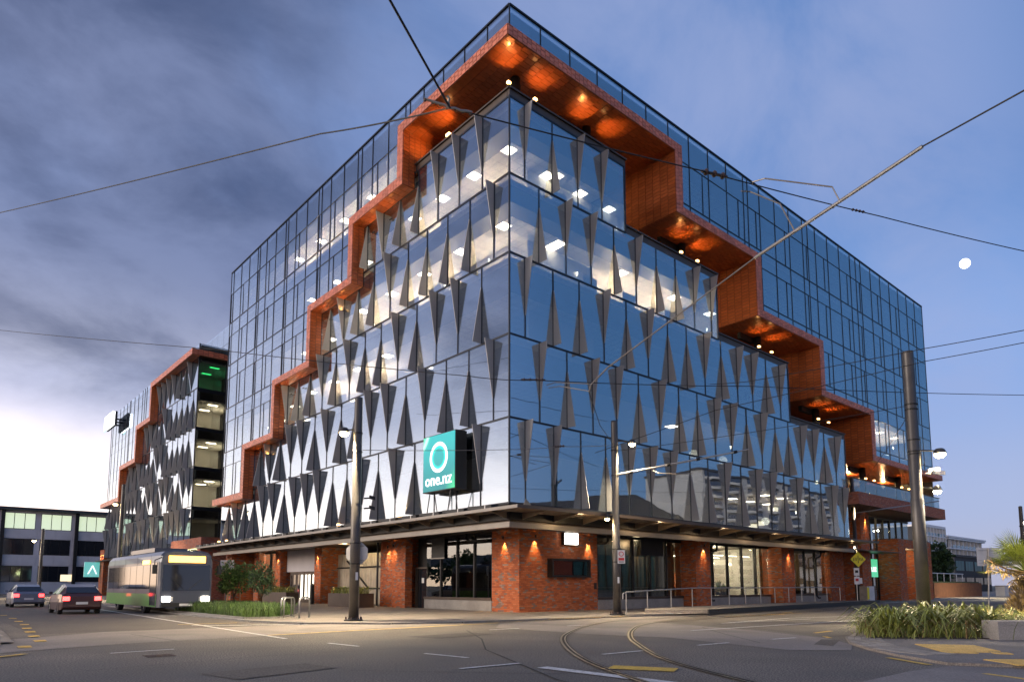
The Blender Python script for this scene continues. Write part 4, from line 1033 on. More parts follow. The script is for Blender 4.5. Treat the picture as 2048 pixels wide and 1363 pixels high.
brick_block('brick_pier', WB, -.4, 3, 83.2, 85.7, .06, 6.2, 'LR')
for y in (83.8, 85.1): spot('pier_beam', (-.55, y, 5.7), (-.45, y, 3), 260, (1.0, .56, .2), 70, .7, .04, WB)
# brick gateway to the lane
GW = thing('brick_gateway', 'brick gateway portal between the two office wings', 'gateway')
brick_block('gate_pier', GW, -.6, 2.2, 49.6, 50.6, .06, 4.75, 'LR', mt='brick_pale'); brick_block('gate_pier', GW, -.6, 2.2, 41.2, 42.2, .06, 4.75, 'LR', mt='brick_pale'); brick_block('gate_beam', GW, -.6, 2.2, 41.2, 50.6, 4.76, 5.7, 'LR', mt='brick_pale')
BX(2.1, 2.3, 42.2, 49.6, .06, 4.75).build('gate_wall', 'roller', GW)
BX(-.5, -.3, 44.5, 44.9, 2.8, 4.2).build('gate_sign', 'door_light', GW, label='tall narrow white lit sign')
point('gate_lamp', (-.1, 44.6, 4.4), 260, (.85, 1.0, .45), .2, GW); point('gate_lamp', (.4, 47.6, 4.5), 220, (1.0, .85, .5), .2, GW)
# taller link block behind
LK = thing('link_block', 'set back glass link block joining the two wings', 'building')
BX(4.0, 40, 38.4, 62, .06, 29.1).build('link_wall', 'dark_metal', LK)
for j in range(12):
    for k in range(2): BX(3.96, 3.98, 38.5+1.95*j, 40.4+1.95*j, 25.2+2.0*k, 27.15+2.0*k).build('pane', 'facade_glass', LK)
# sign boxes on the wing
ws = thing('wing_roof_sign', 'dazzling white lit sign box near the top of the rear wing', 'sign', (-.9, 82.0, 23.6))
BX(-.25, .0, -2.6, 2.6, -.9, .9).build('sign_face', 'sign_glow_white', ws); BX(.01, .3, -2.65, 2.65, -.95, .95).build('sign_case', 'black', ws); BX(-.26, -.251, .9, 2.5, -1.25, -.92).build('sign_strip', 'sign_teal', ws)
for a in (-2, 0, 2): BX(.0, .9, a-.06, a+.06, -.1, .1).build('sign_bracket', 'dark_metal', ws)
ts = thing('blade_sign', 'small teal lit blade sign on the rear brick pier', 'sign', (-1.4, 85.2, 3.55))
BX(-.9, .9, -.12, .12, -1.0, 1.0).build('sign_face', 'sign_teal', ts); BX(.9, 1.0, -.05, .05, -.6, .6).build('sign_bracket', 'dark_metal', ts)
for x0, x1 in ((-.5, 0), (.5, 0)): MB().obox((x0, -.14, -.6), (x1-x0, 0, 1.1), (.14, 0, 0), (0, -.012, 0)).build('letter_stroke', 'letter_white', ts)

# warm up-lights at the foot of some fins
for y in (14.9, 8.0, 34.4, 36.2):
    BX(-.75, -.6, y-.08, y+.08, 4.98, 5.08).build('fin_uplight', 'uplight', OB); spot('fin_beam', (-.66, y-.35, 5.1), (-.3, y, 7.2), 60, (1.0, .72, .38), 60, .8, .04, OB)
for y in (50.5, 55, 60, 66, 72): spot('fin_beam', (-1.2, y-1.0, 5.2), (-.3, y+.6, 8.2), 200, (1.0, .72, .38), 80, .8, .05, WB)

for x in (3.5, 9.5, 15.5, 21.5, 27.5, 33.0):
    BX(x-.3, x+.3, -1.1, -1.02, 4.62, 4.65).build('canopy_light', 'dark_metal', OB); point('canopy_glow', (x, -1.06, 4.42), 16, (1.0, .66, .34), .1, OB)
# ---------------------------------------------------------------- poles, lamps, signs
def up_lathe(prof, n=20): return MB().lathe(prof, n)
def base_plate(t, r):
    MB().lathe([(r*1.9, .0), (r*1.9, .05), (r*1.15, .055), (r*1.1, .12)], 20).build('base_plate', 'dark_metal', t)
    for k in range(8):
        a = k*math.pi/4; MB().tube([(r*1.6*math.cos(a), r*1.6*math.sin(a), .05), (r*1.6*math.cos(a), r*1.6*math.sin(a), .15)], .022, 6).build('anchor_bolt', 'iron', t)
def band(t, r, z, h=.08): MB().lathe([(r+.012, z), (r+.02, z+.01), (r+.02, z+h-.01), (r+.012, z+h)], 20).build('clamp_band', 'dark_metal', t, smooth=False)
def lamp_head(t, p, d, e, glow='lamp_warm', col=(1.0, .79, .50), arm=True, sz=.16):
    """cobra head lamp at local point p, reaching out along d from the pole axis"""
    p, d = Vector(p), Vector((d[0], d[1], 0)).normalized(); q = Vector((0, 0, p.z+.12))
    if arm: MB().tube([q, (p+q)/2+Vector((0, 0, .06)), p+Vector((0, 0, .1))], .032, 8).build('lamp_arm', 'pole_paint', t)
    MB().lathe([(sz*.55, .20), (sz*.8, .16), (sz, .06), (sz*1.02, .0)], 14, p).build('lamp_hood', 'pole_paint', t)
    MB().ball(p+Vector((0, 0, -.03)), sz*.92, 12, 6, .7).build('lamp_glass', glow, t)
    spot('lamp_beam', p+Vector((0, 0, -.05-sz*.75)), p+Vector((d.x*.5, d.y*.5, -5)), e*13, col, 150, .7, .12, t)
GRP = 'lamp poles round the junction'
# pole at the near corner (left)
A = thing('tram_pole', 'thick grey lamp pole with the back of an octagonal sign', 'pole', (-6.86, 1.22, .055))
r = .33
MB().lathe([(.19, .05), (.185, 4.5), (.172, 4.52), (.165, 8.7), (.155, 8.76), (.02, 8.78)], 24).build('shaft', 'pole_paint', A, smooth=True); base_plate(A, .19)
for z in (2.15, 2.95, 6.55, 7.3): band(A, .188 if z < 4.5 else .17, z, .05)
lamp_head(A, (-.42, .36, 7.35), (-.75, .65), 420, sz=.2)
oc = [(.0, .43*math.cos(math.pi/8+k*math.pi/4)/math.cos(math.pi/8), .43*math.sin(math.pi/8+k*math.pi/4)/math.cos(math.pi/8)) for k in range(8)]
sd = Vector((.72, .69, 0)); su = Vector((-sd.y, sd.x, 0))
mb = MB(); mb.v = [tuple(sd*.22+su*a+Vector((0, 0, 2.6+b))) for _, a, b in oc]+[tuple(sd*.245+su*a+Vector((0, 0, 2.6+b))) for _, a, b in oc]
mb.f = [tuple(range(8)), tuple(range(8, 16))[::-1]]+[(i, (i+1) % 8+0, (i+1) % 8+8, i+8) for i in range(8)]
oo = mb.build('octagon_sign', 'sign_back', A, label='bare metal back of an octagonal stop sign')
for b in (-.28, .28): MB().obox(sd*.185+su*-.3+Vector((0, 0, 2.6+b-.02)), su*.6, sd*.035, (0, 0, .04)).build('sign_rail', 'galvanised', oo)
for z in (4.75, 4.35):
    MB().tube([(.3, -.05, z), (.52, -.12, z+.03)], .03, 6).build('camera_arm', 'dark_metal', A)
    MB().obox((.48, -.2, z), (.2, -.06, -.05), (.03, .12, 0), (0, 0, .13)).build('camera', 'dark_metal', A)
BX(-.06, .04, -.2, -.19, 1.55, 1.85).build('sticker', 'sign_white', A)
# pole by the brick corner
B = thing('tram_pole', 'grey tram pole with long bracket arm and red white notice', 'pole', (4.83, -2.03, .055))
MB().lathe([(.19, .05), (.185, 3.2), (.17, 3.22), (.16, 9.0), (.15, 9.1), (.02, 9.12)], 22).build('shaft', 'pole_paint', B, smooth=True); base_plate(B, .19)
for z in (2.4, 3.0, 6.45, 7.65): band(B, .19 if z < 3.2 else .17, z, .05)
lamp_head(B, (.62, -.55, 8.0), (.75, -.65), 230, sz=.16); lamp_head(B, (-.30, .26, 4.45), (-.75, .65), 26, 'lamp_warm', sz=.12)
MB().tube([(0, 0, 6.5), (4.74, -4.18, 7.72)], [.055, .035], 10).build('bracket_arm', 'galvanised', B)
for t_ in (.12, .4, .62, .9):
    c = Vector((4.74*t_, -4.18*t_, 6.5+1.22*t_)); MB().tube([c-Vector((.06, -.05, .02)), c+Vector((.06, -.05, .02))], .075, 8).build('arm_clamp', 'dark_metal', B)
MB().tube([(1.3, -1.15, 6.75), (1.35, -1.5, 6.55), (1.9, -2.1, 6.5), (2.6, -2.5, 6.55)], .025, 6).build('steady_arm', 'wire_pale', B)
nd_ = Vector((-.66, -.75, 0)); nu = Vector((.75, -.66, 0))
o = nd_*.215+nu*.02+Vector((0, 0, 2.35))
nt_ = MB().obox(o, nu*.34, (0, 0, .62), nd_*.012).build('notice', 'sign_white', B, label='small red and white notice strapped to the pole')
MB().obox(o+nu*.04+Vector((0, 0, .14))+nd_*.013, nu*.26, (0, 0, .12), nd_*.004).build('notice_band', 'sign_red', nt_)
rg = [o+nu*.17+Vector((0, 0, .44))+nd_*.018+nu*(.10*math.cos(k*.3927))+Vector((0, 0, .10*math.sin(k*.3927))) for k in range(17)]
MB().tube(rg, .016, 5, False).build('notice_ring', 'sign_red', nt_)
for k in range(2): MB().obox(o+nu*.05+Vector((0, 0, .04+.045*k))+nd_*.013, nu*.24, (0, 0, .02), nd_*.003).build('notice_line', 'black', nt_)
o2 = nd_*.2+Vector((0, 0, 1.45)); MB().obox(o2, nu*.09, (0, 0, .28), nd_*.01).build('sticker', 'sign_white', B)
# thick pole in the planted verge
C = thing('tram_pole', 'thickest dark pole rising out of the grassy verge', 'pole', (9.01, -13.44, .05))
MB().lathe([(.235, 0), (.23, 4.6), (.212, 4.63), (.205, 10.4), (.2, 10.44), (.02, 10.46)], 26).build('shaft', 'pole_paint', C, smooth=True)
for z in (6.35, 6.45, 6.9, 8.3, 8.1): band(C, .212, z, .05)
lamp_head(C, (.78, -.64, 6.4), (.77, -.64), 300, sz=.22)
lamp_head(C, (.62, -.52, 4.95), (.77, -.64), 110, 'lamp_white', (1.0, .9, .66), sz=.15)
MB().tube([(.3, -.25, 5.6), (.55, -.45, 5.62)], .03, 6).build('camera_arm', 'pole_paint', C)
MB().obox((.46, -.5, 5.6), (.34, -.28, -.03), (.08, .1, 0), (0, 0, .14)).build('camera', 'sign_back', C); MB().obox((.52, -.3, 5.7), (.34, -.28, .06), (.08, .1, 0), (0, 0, .12)).build('camera', 'sign_back', C)
for k in range(3): MB().ball((.19, -.13+.02*k, 1.75-.5*k), .03, 6, 4).build('bolt', 'iron', C)
# pole with the yellow diamond sign
Dp = thing('tram_pole', 'slender pole carrying a yellow diamond sign beside the platform', 'pole', (37.64, .63, .24))
MB().lathe([(.2, 0), (.195, 3.4), (.15, 3.42), (.14, 9.9), (.02, 9.95)], 18).build('shaft', 'pole_paint', Dp, smooth=True)
lamp_head(Dp, (.9, -.8, 8.6), (.75, -.65), 420, sz=.2); lamp_head(Dp, (-.45, .4, 4.75), (-.75, .65), 220, sz=.16)
MB().tube([(0, 0, 7.0), (5.3, -4.6, 8.0)], .05, 8).build('bracket_arm', 'galvanised', Dp)
c = nd_*.3+Vector((0, 0, 3.25))
dm = MB(); q = [c+nu*.62, c+Vector((0, 0, .62)), c-nu*.62, c-Vector((0, 0, .62))]
dm.v = [tuple(a) for a in q]+[tuple(a+nd_*.02) for a in q]; dm.f = [(0, 1, 2, 3), (7, 6, 5, 4), (0, 4, 5, 1), (1, 5, 6, 2), (2, 6, 7, 3), (3, 7, 4, 0)]
dmo = dm.build('diamond_sign', 'sign_yellow', Dp, label='yellow diamond warning sign with black strokes')
for k, a in enumerate((-.36, -.24, -.12, .0, .12, .24, .36)):
    hh = .30 if a == 0 else .12; MB().obox(c+nd_*.024+nu*(a-.025-(.03 if a < 0 else -.03 if a > 0 else 0))+Vector((0, 0, -hh)), nu*.045, nu*(.06 if a < 0 else -.06 if a > 0 else 0)+Vector((0, 0, 2*hh)), nd_*.006).build('symbol_stroke', 'black', dmo)
MB().obox(c+nd_*.0+nu*-.22+Vector((0, 0, -1.95)), nu*.46, (0, 0, .46), nd_*.02).build('stop_plate', 'sign_white', Dp)
E2 = thing('lamp_pole', 'distant dark lamp pole at the right edge of the picture', 'pole', (65.7, -4.5, -.02))
MB().lathe([(.24, 0), (.2, 4), (.17, 9.5), (.02, 9.55)], 14).build('shaft', 'pole_paint', E2); lamp_head(E2, (.3, -.3, 7.9), (.75, -.65), 500, 'lamp_white', (1, .88, .6), sz=.3); lamp_head(E2, (.3, -.3, 6.7), (.75, -.65), 300, 'lamp_white', (1, .88, .6), sz=.26)
for z in (5.6, 6.1, 7.4): band(E2, .2, z, .12)
F2 = thing('lamp_pole', 'dark lamp pole standing in front of the rear wing', 'pole', (-5.6, 48, .05))
MB().lathe([(.24, 0), (.2, 5), (.16, 10.6), (.02, 10.65)], 14).build('shaft', 'pole_paint', F2); lamp_head(F2, (-.5, .45, 8.8), (-.75, .65), 380, sz=.2)
G2 = thing('lamp_pole', 'slim lamp pole before the three storey building', 'pole', (-9.2, 68, .0))
MB().lathe([(.18, 0), (.15, 7.6), (.02, 7.65)], 12).build('shaft', 'pole_paint', G2); lamp_head(G2, (-.7, .6, 6.3), (-.75, .65), 260, sz=.2)
# sign posts
def post_sign(label, loc, hgt, w, h, face, rz, lean=0):
    t = thing('road_sign', label, 'sign', loc, rz)
    MB().tube([(0, 0, 0), (lean, 0, hgt)], .045, 10).build('post', 'galvanised', t)
    sgn = BX(-w/2+lean, w/2+lean, -.075, -.055, hgt-h-.02, hgt+.03).build('plate', face, t)
    for z in (.12, h-.12): BX(-w/2+lean+.12, w/2+lean-.12, -.055, -.03, hgt-h+z-.02, hgt-h+z+.02).build('plate_rail', 'galvanised', t)
    return t
post_sign('plain grey back of a rectangular sign by the shrubs', (-6.3, 17.3, .055), 2.75, .78, .64, 'sign_back', R(-41.1+180))
post_sign('large blank white sign back on a leaning post near the palm', (27.3, -10.85, .0), 3.55, 1.35, 1.0, 'sign_back', R(-41+180), -.25)
p1 = post_sign('slim post with two small parking plates on the platform', (36.2, .1, .24), 2.5, .42, .55, 'sign_white', R(-41))
BX(-.21, .21, -.08, -.06, 1.25, 1.85).build('plate', 'sign_white', p1)
for z, m_ in ((2.25, 'black'), (1.6, 'sign_red')): BX(-.12, .12, -.088, -.081, z-.1, z+.1).build('plate_symbol', m_, p1)
bn = thing('litter_bin', 'grey box bins with a yellow panel at the platform end', 'bin', (37.1, -.35, .24))
BX(-.9, -.5, -.3, .3, 0, 1.1).build('bin_body', 'galvanised', bn); BX(-.45, .5, -.3, .3, 0, 1.1).build('bin_body', 'sign_back', bn); BX(-.88, -.55, -.32, -.301, .1, 1.0).build('bin_panel', 'sign_yellow', bn)
# handrail along the ramp and platform
hr = thing('handrail', 'galvanised tube handrail along the ramp and platform', 'railing')
pp = [(6.3, -1.35), (8.4, -1.0), (10.6, -.85), (12.9, -.6), (15.1, -.4), (17.3, -.2), (19.5, 0), (21.7, .2), (23.9, .4), (26.1, .55), (28.3, .7), (30.5, .8), (32.7, .9), (35.2, 1.0)]
zb = [.06, .12, .18]+[.24]*11
MB().tube([(x, y, z+1.02) for (x, y), z in zip(pp, zb)], .032, 8).build('top_rail', 'galvanised', hr)
for (x, y), z in zip(pp, zb): MB().tube([(x, y, z), (x, y, z+1.02)], .028, 8).build('rail_post', 'galvanised', hr)
MB().tube([(6.0, -1.4, .75), (6.0, -1.4, 1.0), (6.3, -1.35, 1.08)], .032, 8).build('rail_end', 'galvanised', hr)
# bicycle racks
def rack(loc, rz, label):
    t = thing('bicycle_rack', label, 'bicycle rack', loc, rz, 'steel bicycle hoops'); w, h = .85, .84
    MB().tube([(-w/2, 0, 0), (-w/2, 0, h-.14), (-w/2+.04, 0, h-.04), (-w/2+.14, 0, h), (w/2-.14, 0, h), (w/2-.04, 0, h-.04), (w/2, 0, h-.14), (w/2, 0, 0)], .032, 10).build('hoop', 'galvanised', t, smooth=True)
    for s in (-1, 1): MB().lathe([(.07, 0), (.07, .015), (.035, .02)], 12, (s*w/2, 0, 0)).build('foot', 'galvanised', t)
rack((-7.55, 5.9, .055), R(38), 'bicycle hoop at the back, farthest from the octagonal sign pole'); rack((-7.75, 5.15, .055), R(38), 'bicycle hoop in the middle of the three'); rack((-7.3, 4.65, .055), R(38), 'bicycle hoop nearest the octagonal sign pole')
yb = thing('bollard', 'short yellow bollard before the corrugated gate', 'bollard', (2.7, 21.8, .055)); MB().lathe([(.10, 0), (.10, 1.1), (.07, 1.15), (.01, 1.16)], 14).build('post', 'bollard_yellow', yb); MB().lathe([(.16, 0), (.16, .03)], 14).build('foot', 'dark_metal', yb)
db = thing('bollard', 'dark round topped bollard beside the brick pier', 'bollard', (2.2, 24.4, .055)); MB().lathe([(.16, 0), (.16, 1.35), (.12, 1.45), (.01, 1.48)], 14).build('post', 'dark_metal', db); MB().lathe([(.22, 0), (.22, .03)], 14).build('foot', 'dark_metal', db)

# ---------------------------------------------------------------- planting
def leaf(mb, c, d, L_, w):
    d = Vector(d).normalized(); n = d.cross(Vector((random.uniform(-1, 1), random.uniform(-1, 1), random.uniform(-1, 1)))).normalized()*w; c = Vector(c)
    up = d.cross(n).normalized()*L_*.12
    mb.add([c, c+d*L_*.5+n+up, c+d*L_, c+d*L_*.5-n+up], [(0, 1, 2, 3)])
def blade(mb, p, az, h, w, bend):
    p = Vector(p); d = Vector((math.cos(az), math.sin(az), 0)); s = Vector((-d.y, d.x, 0))*w
    a = p+d*bend*.22*h+Vector((0, 0, .45*h)); b = p+d*bend*.62*h+Vector((0, 0, (.84-.12*bend)*h)); c = p+d*bend*1.2*h+Vector((0, 0, (.95-.62*bend)*h))
    mb.add([p-s, p+s, a+s, a-s, b+s*.7, b-s*.7, c], [(0, 1, 2, 3), (3, 2, 4, 5), (5, 4, 6)])
def grass(name, n, inside, h, w, mt, bend=(.3, 1.0), **kw):
    mb = MB()
    for _ in range(n):
        x, y, z = inside(); hh = random.uniform(*h)*(kw.get('hf', lambda a, b: 1)(x, y)); blade(mb, (x, y, z), random.uniform(0, 6.28), hh, w*random.uniform(.6, 1.3), random.uniform(*bend))
    return mb.build(name, mt, None, kind='stuff')
bedp = [(-9.45, 5.3), (-8.3, 5.0), (-6.3, 7.6), (-6.3, 15.8), (-9.4, 15.8)]
bd = MB().prism(bedp, .0, .085).build('planting_bed', 'soil', None, kind='structure')
kerb_run(bd, [(-9.45, 15.8), (-9.45, 5.3), (-8.3, 5.0), (-6.3, 7.6), (-6.3, 15.8)], -.1, .13, 1.0)
def in_bed():
    while True:
        x, y = random.uniform(-9.4, -6.35), random.uniform(5.2, 15.7)
        if x < -8.3 or y > 5.0+(x+8.3)*1.3+.15: return x, y, .08
o = grass('grass', 5200, in_bed, (.35, .75), .010, 'leaf_shrub', (.2, .8)); tag(o, 'dense green grass filling the planting bed by the shrubs', 'grass')
def crown(c, rx, ry, rz_, n, L_, w, clumps=14):
    mb = MB(); cl = []
    for _ in range(clumps):
        a, e, q = random.uniform(0, 6.28), random.uniform(-.7, 1.4), random.uniform(.35, .95)
        cl.append((Vector((rx*q*math.cos(a)*math.cos(e), ry*q*math.sin(a)*math.cos(e), rz_*q*math.sin(e))), random.uniform(.28, .5)))
    for i in range(n):
        k, s = cl[i % clumps]; d = Vector((random.gauss(0, 1), random.gauss(0, 1), random.gauss(0, 1))).normalized()
        p = Vector(c)+k+Vector((d.x*rx*s, d.y*ry*s, d.z*rz_*s))*random.uniform(.5, 1.05)
        leaf(mb, p, d+Vector((random.uniform(-.6, .6), random.uniform(-.6, .6), random.uniform(-.9, .3))), L_*random.uniform(.6, 1.3), w*random.uniform(.7, 1.2))
    return mb
def tree(label, cat, loc, trunk_h, rad, cz, r3, n, L_, w, mt, limbs=5, name='tree', stakes=False, group=None):
    t = thing(name, label, cat, loc, 0, group); mb = MB().tube([(0, 0, -.02), (.03, .02, trunk_h*.5), (-.02, .03, trunk_h), (.02, 0, cz)], [rad, rad*.85, rad*.7, rad*.35], 8)
    for k in range(limbs):
        a = k*6.28/limbs+random.uniform(-.4, .4); q = Vector((math.cos(a)*r3[0]*.62, math.sin(a)*r3[1]*.62, cz+random.uniform(-.2, .35)*r3[2]))
        mb.tube([(0, 0, trunk_h*random.uniform(.6, 1.0)), (q.x*.5, q.y*.5, (trunk_h+q.z)/2+.1), tuple(q)], [rad*.5, rad*.35, rad*.12], 6)
    mb.build('trunk', 'bark', t, smooth=True); crown((0, 0, cz), *r3, n, L_, w).build('crown', mt, t)
    if stakes:
        for s in (-1, 1): MB().tube([(s*.32, 0, 0), (s*.32, 0, 1.15)], .035, 8).build('stake', 'wood_post', t)
    return t
tree('rounded green shrub tree between two timber stakes', 'tree', (-6.9, 14.2, .08), .9, .045, 1.62, (.95, .95, .92), 2600, .15, .045, 'leaf_shrub', stakes=True, name='shrub_tree')
tree('wispier darker shrub tree nearest the bicycle hoops', 'tree', (-6.75, 10.8, .08), .8, .035, 1.45, (.72, .72, .85), 1300, .14, .04, 'leaf_tree', name='shrub_tree')
# steel planter boxes by the building
def planter(label, x0, x1, y0, y1, h, n):
    t = thing('planter_box', label, 'planter', ((x0+x1)/2, (y0+y1)/2, .055)); a, b = (x1-x0)/2, (y1-y0)/2
    mb = MB()
    for q in ((-a, a, -b, -b+.05), (-a, a, b-.05, b), (-a, -a+.05, -b+.05, b-.05), (a-.05, a, -b+.05, b-.05)): mb.box(*q, 0, h)
    mb.build('box', 'bronze_metal', t); BX(-a+.05, a-.05, -b+.05, b-.05, 0, h-.08).build('soil', 'soil', t)
    g = MB()
    for _ in range(n): blade(g, (random.uniform(-a+.1, a-.1), random.uniform(-b+.1, b-.1), h-.1), random.uniform(0, 6.28), random.uniform(.3, .75), .02, random.uniform(.3, 1))
    g.build('fern', 'leaf_flax', t, kind='stuff')
planter('long dark planter box of ferns before the lit doors', .6, 1.5, 25.2, 29.6, .85, 260); planter('dark planter box of ferns beside the broad brick pier', .9, 1.9, 15.0, 19.2, .85, 320)
# grassy verge with flax and a leaning palm, right
vp = [(-1.1, -15.45), (1.2, -17.7), (2.4, -18.2), (13, -21), (30, -17), (26, -12.9), (10, -12.6), (2.5, -13.9)]
vb = MB().prism(vp, .0, .07).build('verge', 'soil', None, kind='structure')
def in_poly(P, x, y):
    r_ = False; j = len(P)-1
    for i in range(len(P)):
        if (P[i][1] > y) != (P[j][1] > y) and x < (P[j][0]-P[i][0])*(y-P[i][1])/(P[j][1]-P[i][1])+P[i][0]: r_ = not r_
        j = i
    return r_
def in_verge():
    while True:
        x, y = random.uniform(-1.2, 22), random.uniform(-20.5, -12.6)
        if random.random() > math.exp(-max(0, x-3)/9.0): continue
        if in_poly(vp, x+random.gauss(0, .18), y+random.gauss(0, .18)): return x, y, .05
o = grass('verge_grass', 8500, in_verge, (.18, .66), .011, 'leaf_flax', (.4, 1.75), hf=lambda x, y: .55+.75*abs(math.sin(x*1.7+y*.9)*math.sin(x*.8-y*1.9+1))); tag(o, 'long green tussock grass covering the verge', 'grass')
o = grass('dry_grass', 1700, in_verge, (.25, .7), .012, 'leaf_dry', (.5, 1.25)); tag(o, 'dry straw coloured blades among the verge grass', 'grass')
for i, (x, y, nm) in enumerate([(1.1, -16.3, 'flax clump with broad arching leaves at the verge front'), (2.7, -16.9, 'flax clump with broad leaves near the concrete bench'), (.0, -15.6, 'small flax clump at the left tip of the verge'), (4.4, -15.2, 'flax clump behind the others near the thick pole'), (.9, -15.3, 'flax clump close behind the verge tip'), (3.4, -16.1, 'flax clump midway between thick pole and bench')]):
    mb = MB()
    for _ in range(85): blade(mb, (random.gauss(0, .16), random.gauss(0, .16), 0), random.uniform(0, 6.28), random.uniform(.55, 1.15), .028, random.uniform(.35, 1.5))
    q = mb.build('flax_clump', 'leaf_flax', None, loc=(x, y, .06)); tag(q, nm, 'plant', 'flax clumps in the verge')
# palm: leaning trunk with dead fronds and a fan crown
pm = thing('palm_tree', 'leaning fan palm with ragged dead fronds at the right edge', 'palm', (13.7, -15.15, .05))
crn = Vector((.35, -.5, 1.85))
MB().tube([(0, 0, 0), (.1, -.12, .6), (.25, -.35, 1.1), tuple(crn)], [.22, .2, .22, .12], 10).build('trunk', 'bark', pm, smooth=True)
mb = MB()
for _ in range(300):
    t_ = random.uniform(.15, 1); p = Vector((.35*t_, -.5*t_, 1.5*t_)); a = random.uniform(0, 6.28); leaf(mb, p+Vector((.2*math.cos(a), .2*math.sin(a), 0)), (math.cos(a)*.5, math.sin(a)*.5, .7), .4, .03)
mb.build('dead_sheath', 'leaf_dry', pm, kind='stuff')
for k in range(36):
    a = random.uniform(0, 6.28); e = random.uniform(.0, 1.3); d = Vector((math.cos(a)*math.cos(e), math.sin(a)*math.cos(e), math.sin(e))); st = .6+random.uniform(0, .5)
    mb = MB().tube([crn, crn+d*st*.6+Vector((0, 0, .05)), crn+d*st], [.022, .016, .012], 5)
    s = d.cross(Vector((0, 0, 1))).normalized(); n2 = s.cross(d); hub = crn+d*st; Lf = random.uniform(.75, 1.05)
    for j in range(19):
        b = (j-9)/9*1.35; q = (d*math.cos(b)+s*math.sin(b)).normalized(); ww = n2.cross(q).normalized()*.022; tip = hub+q*Lf+Vector((0, 0, -.10*abs(b)))
        mb.add([hub, hub+q*Lf*.55+ww+n2*.02, tip, hub+q*Lf*.55-ww+n2*.02], [(0, 1, 2, 3)])
    mb.build('frond', 'leaf_palm', pm)
for k, (ax, ay, az) in enumerate([(-1.9, .9, 1.5), (-1.5, 1.0, 1.2), (-1.2, .3, .7), (-1.7, .5, 1.05)]):
    tip = crn+Vector((ax, ay, az-1.0)); mid = (crn+tip)/2+Vector((0, 0, -.12)); mb = MB().tube([crn, mid, tip], [.05, .035, .012], 6)
    for _ in range(40):
        t_ = random.uniform(.3, 1); p = crn*(1-t_)+tip*t_+Vector((0, 0, -.1*math.sin(3.1*t_))); leaf(mb, p, (random.uniform(-1, .2), random.uniform(-.4, .6), random.uniform(-.9, .3)), random.uniform(.2, .42), .018)
    mb.build('dead_frond', 'leaf_dry', pm)
# concrete bench blocks
bn = thing('concrete_bench', 'pale concrete bench block at the edge of the verge', 'bench', (1.2, -17.74, .05), R(-41))
BX(-.3, 2.4, -.3, .3, .36, .46).build('seat', 'concrete', bn); BX(-.3, -.18, -.3, .3, 0, .36).build('end_slab', 'concrete', bn); BX(2.2, 2.4, -.3, .3, 0, .36).build('end_slab', 'concrete', bn); BX(-.18, .48, -.3, .3, 0, .355).build('end_slab', 'concrete', bn)

# ---------------------------------------------------------------- vehicles
def wheel(t, x, y, r, w, side):
    tw = MB()
    prof = [(r*.62, -w/2), (r*.95, -w/2), (r, -w/2+.03), (r, w/2-.03), (r*.95, w/2), (r*.62, w/2)]
    n = 22
    for k in range(n):
        for rr, zz in prof:
            a = k*6.2832/n; tw.v.append((x+zz, y+rr*math.cos(a), r+rr*math.sin(a)))
    m = len(prof)
    for k in range(n):
        for j in range(m):
            a, b, c, d = k*m+j, k*m+(j+1) % m, ((k+1) % n)*m+(j+1) % m, ((k+1) % n)*m+j; tw.f.append((a, b, c, d))
    ty = tw.build('wheel', 'tyre', t)
    rim = MB()
    for k in range(5):
        a = k*6.2832/5; u = Vector((0, math.cos(a), math.sin(a))); v = Vector((0, -math.sin(a), math.cos(a)))
        rim.obox(Vector((x+side*w*.28, y, r))-v*.035, u*r*.62, v*.07, (side*.03, 0, 0))
    rim.tube([(x+side*w*.1, y, r), (x+side*w*.34, y, r)], r*.16, 10); rim.build('rim', 'alloy', ty)
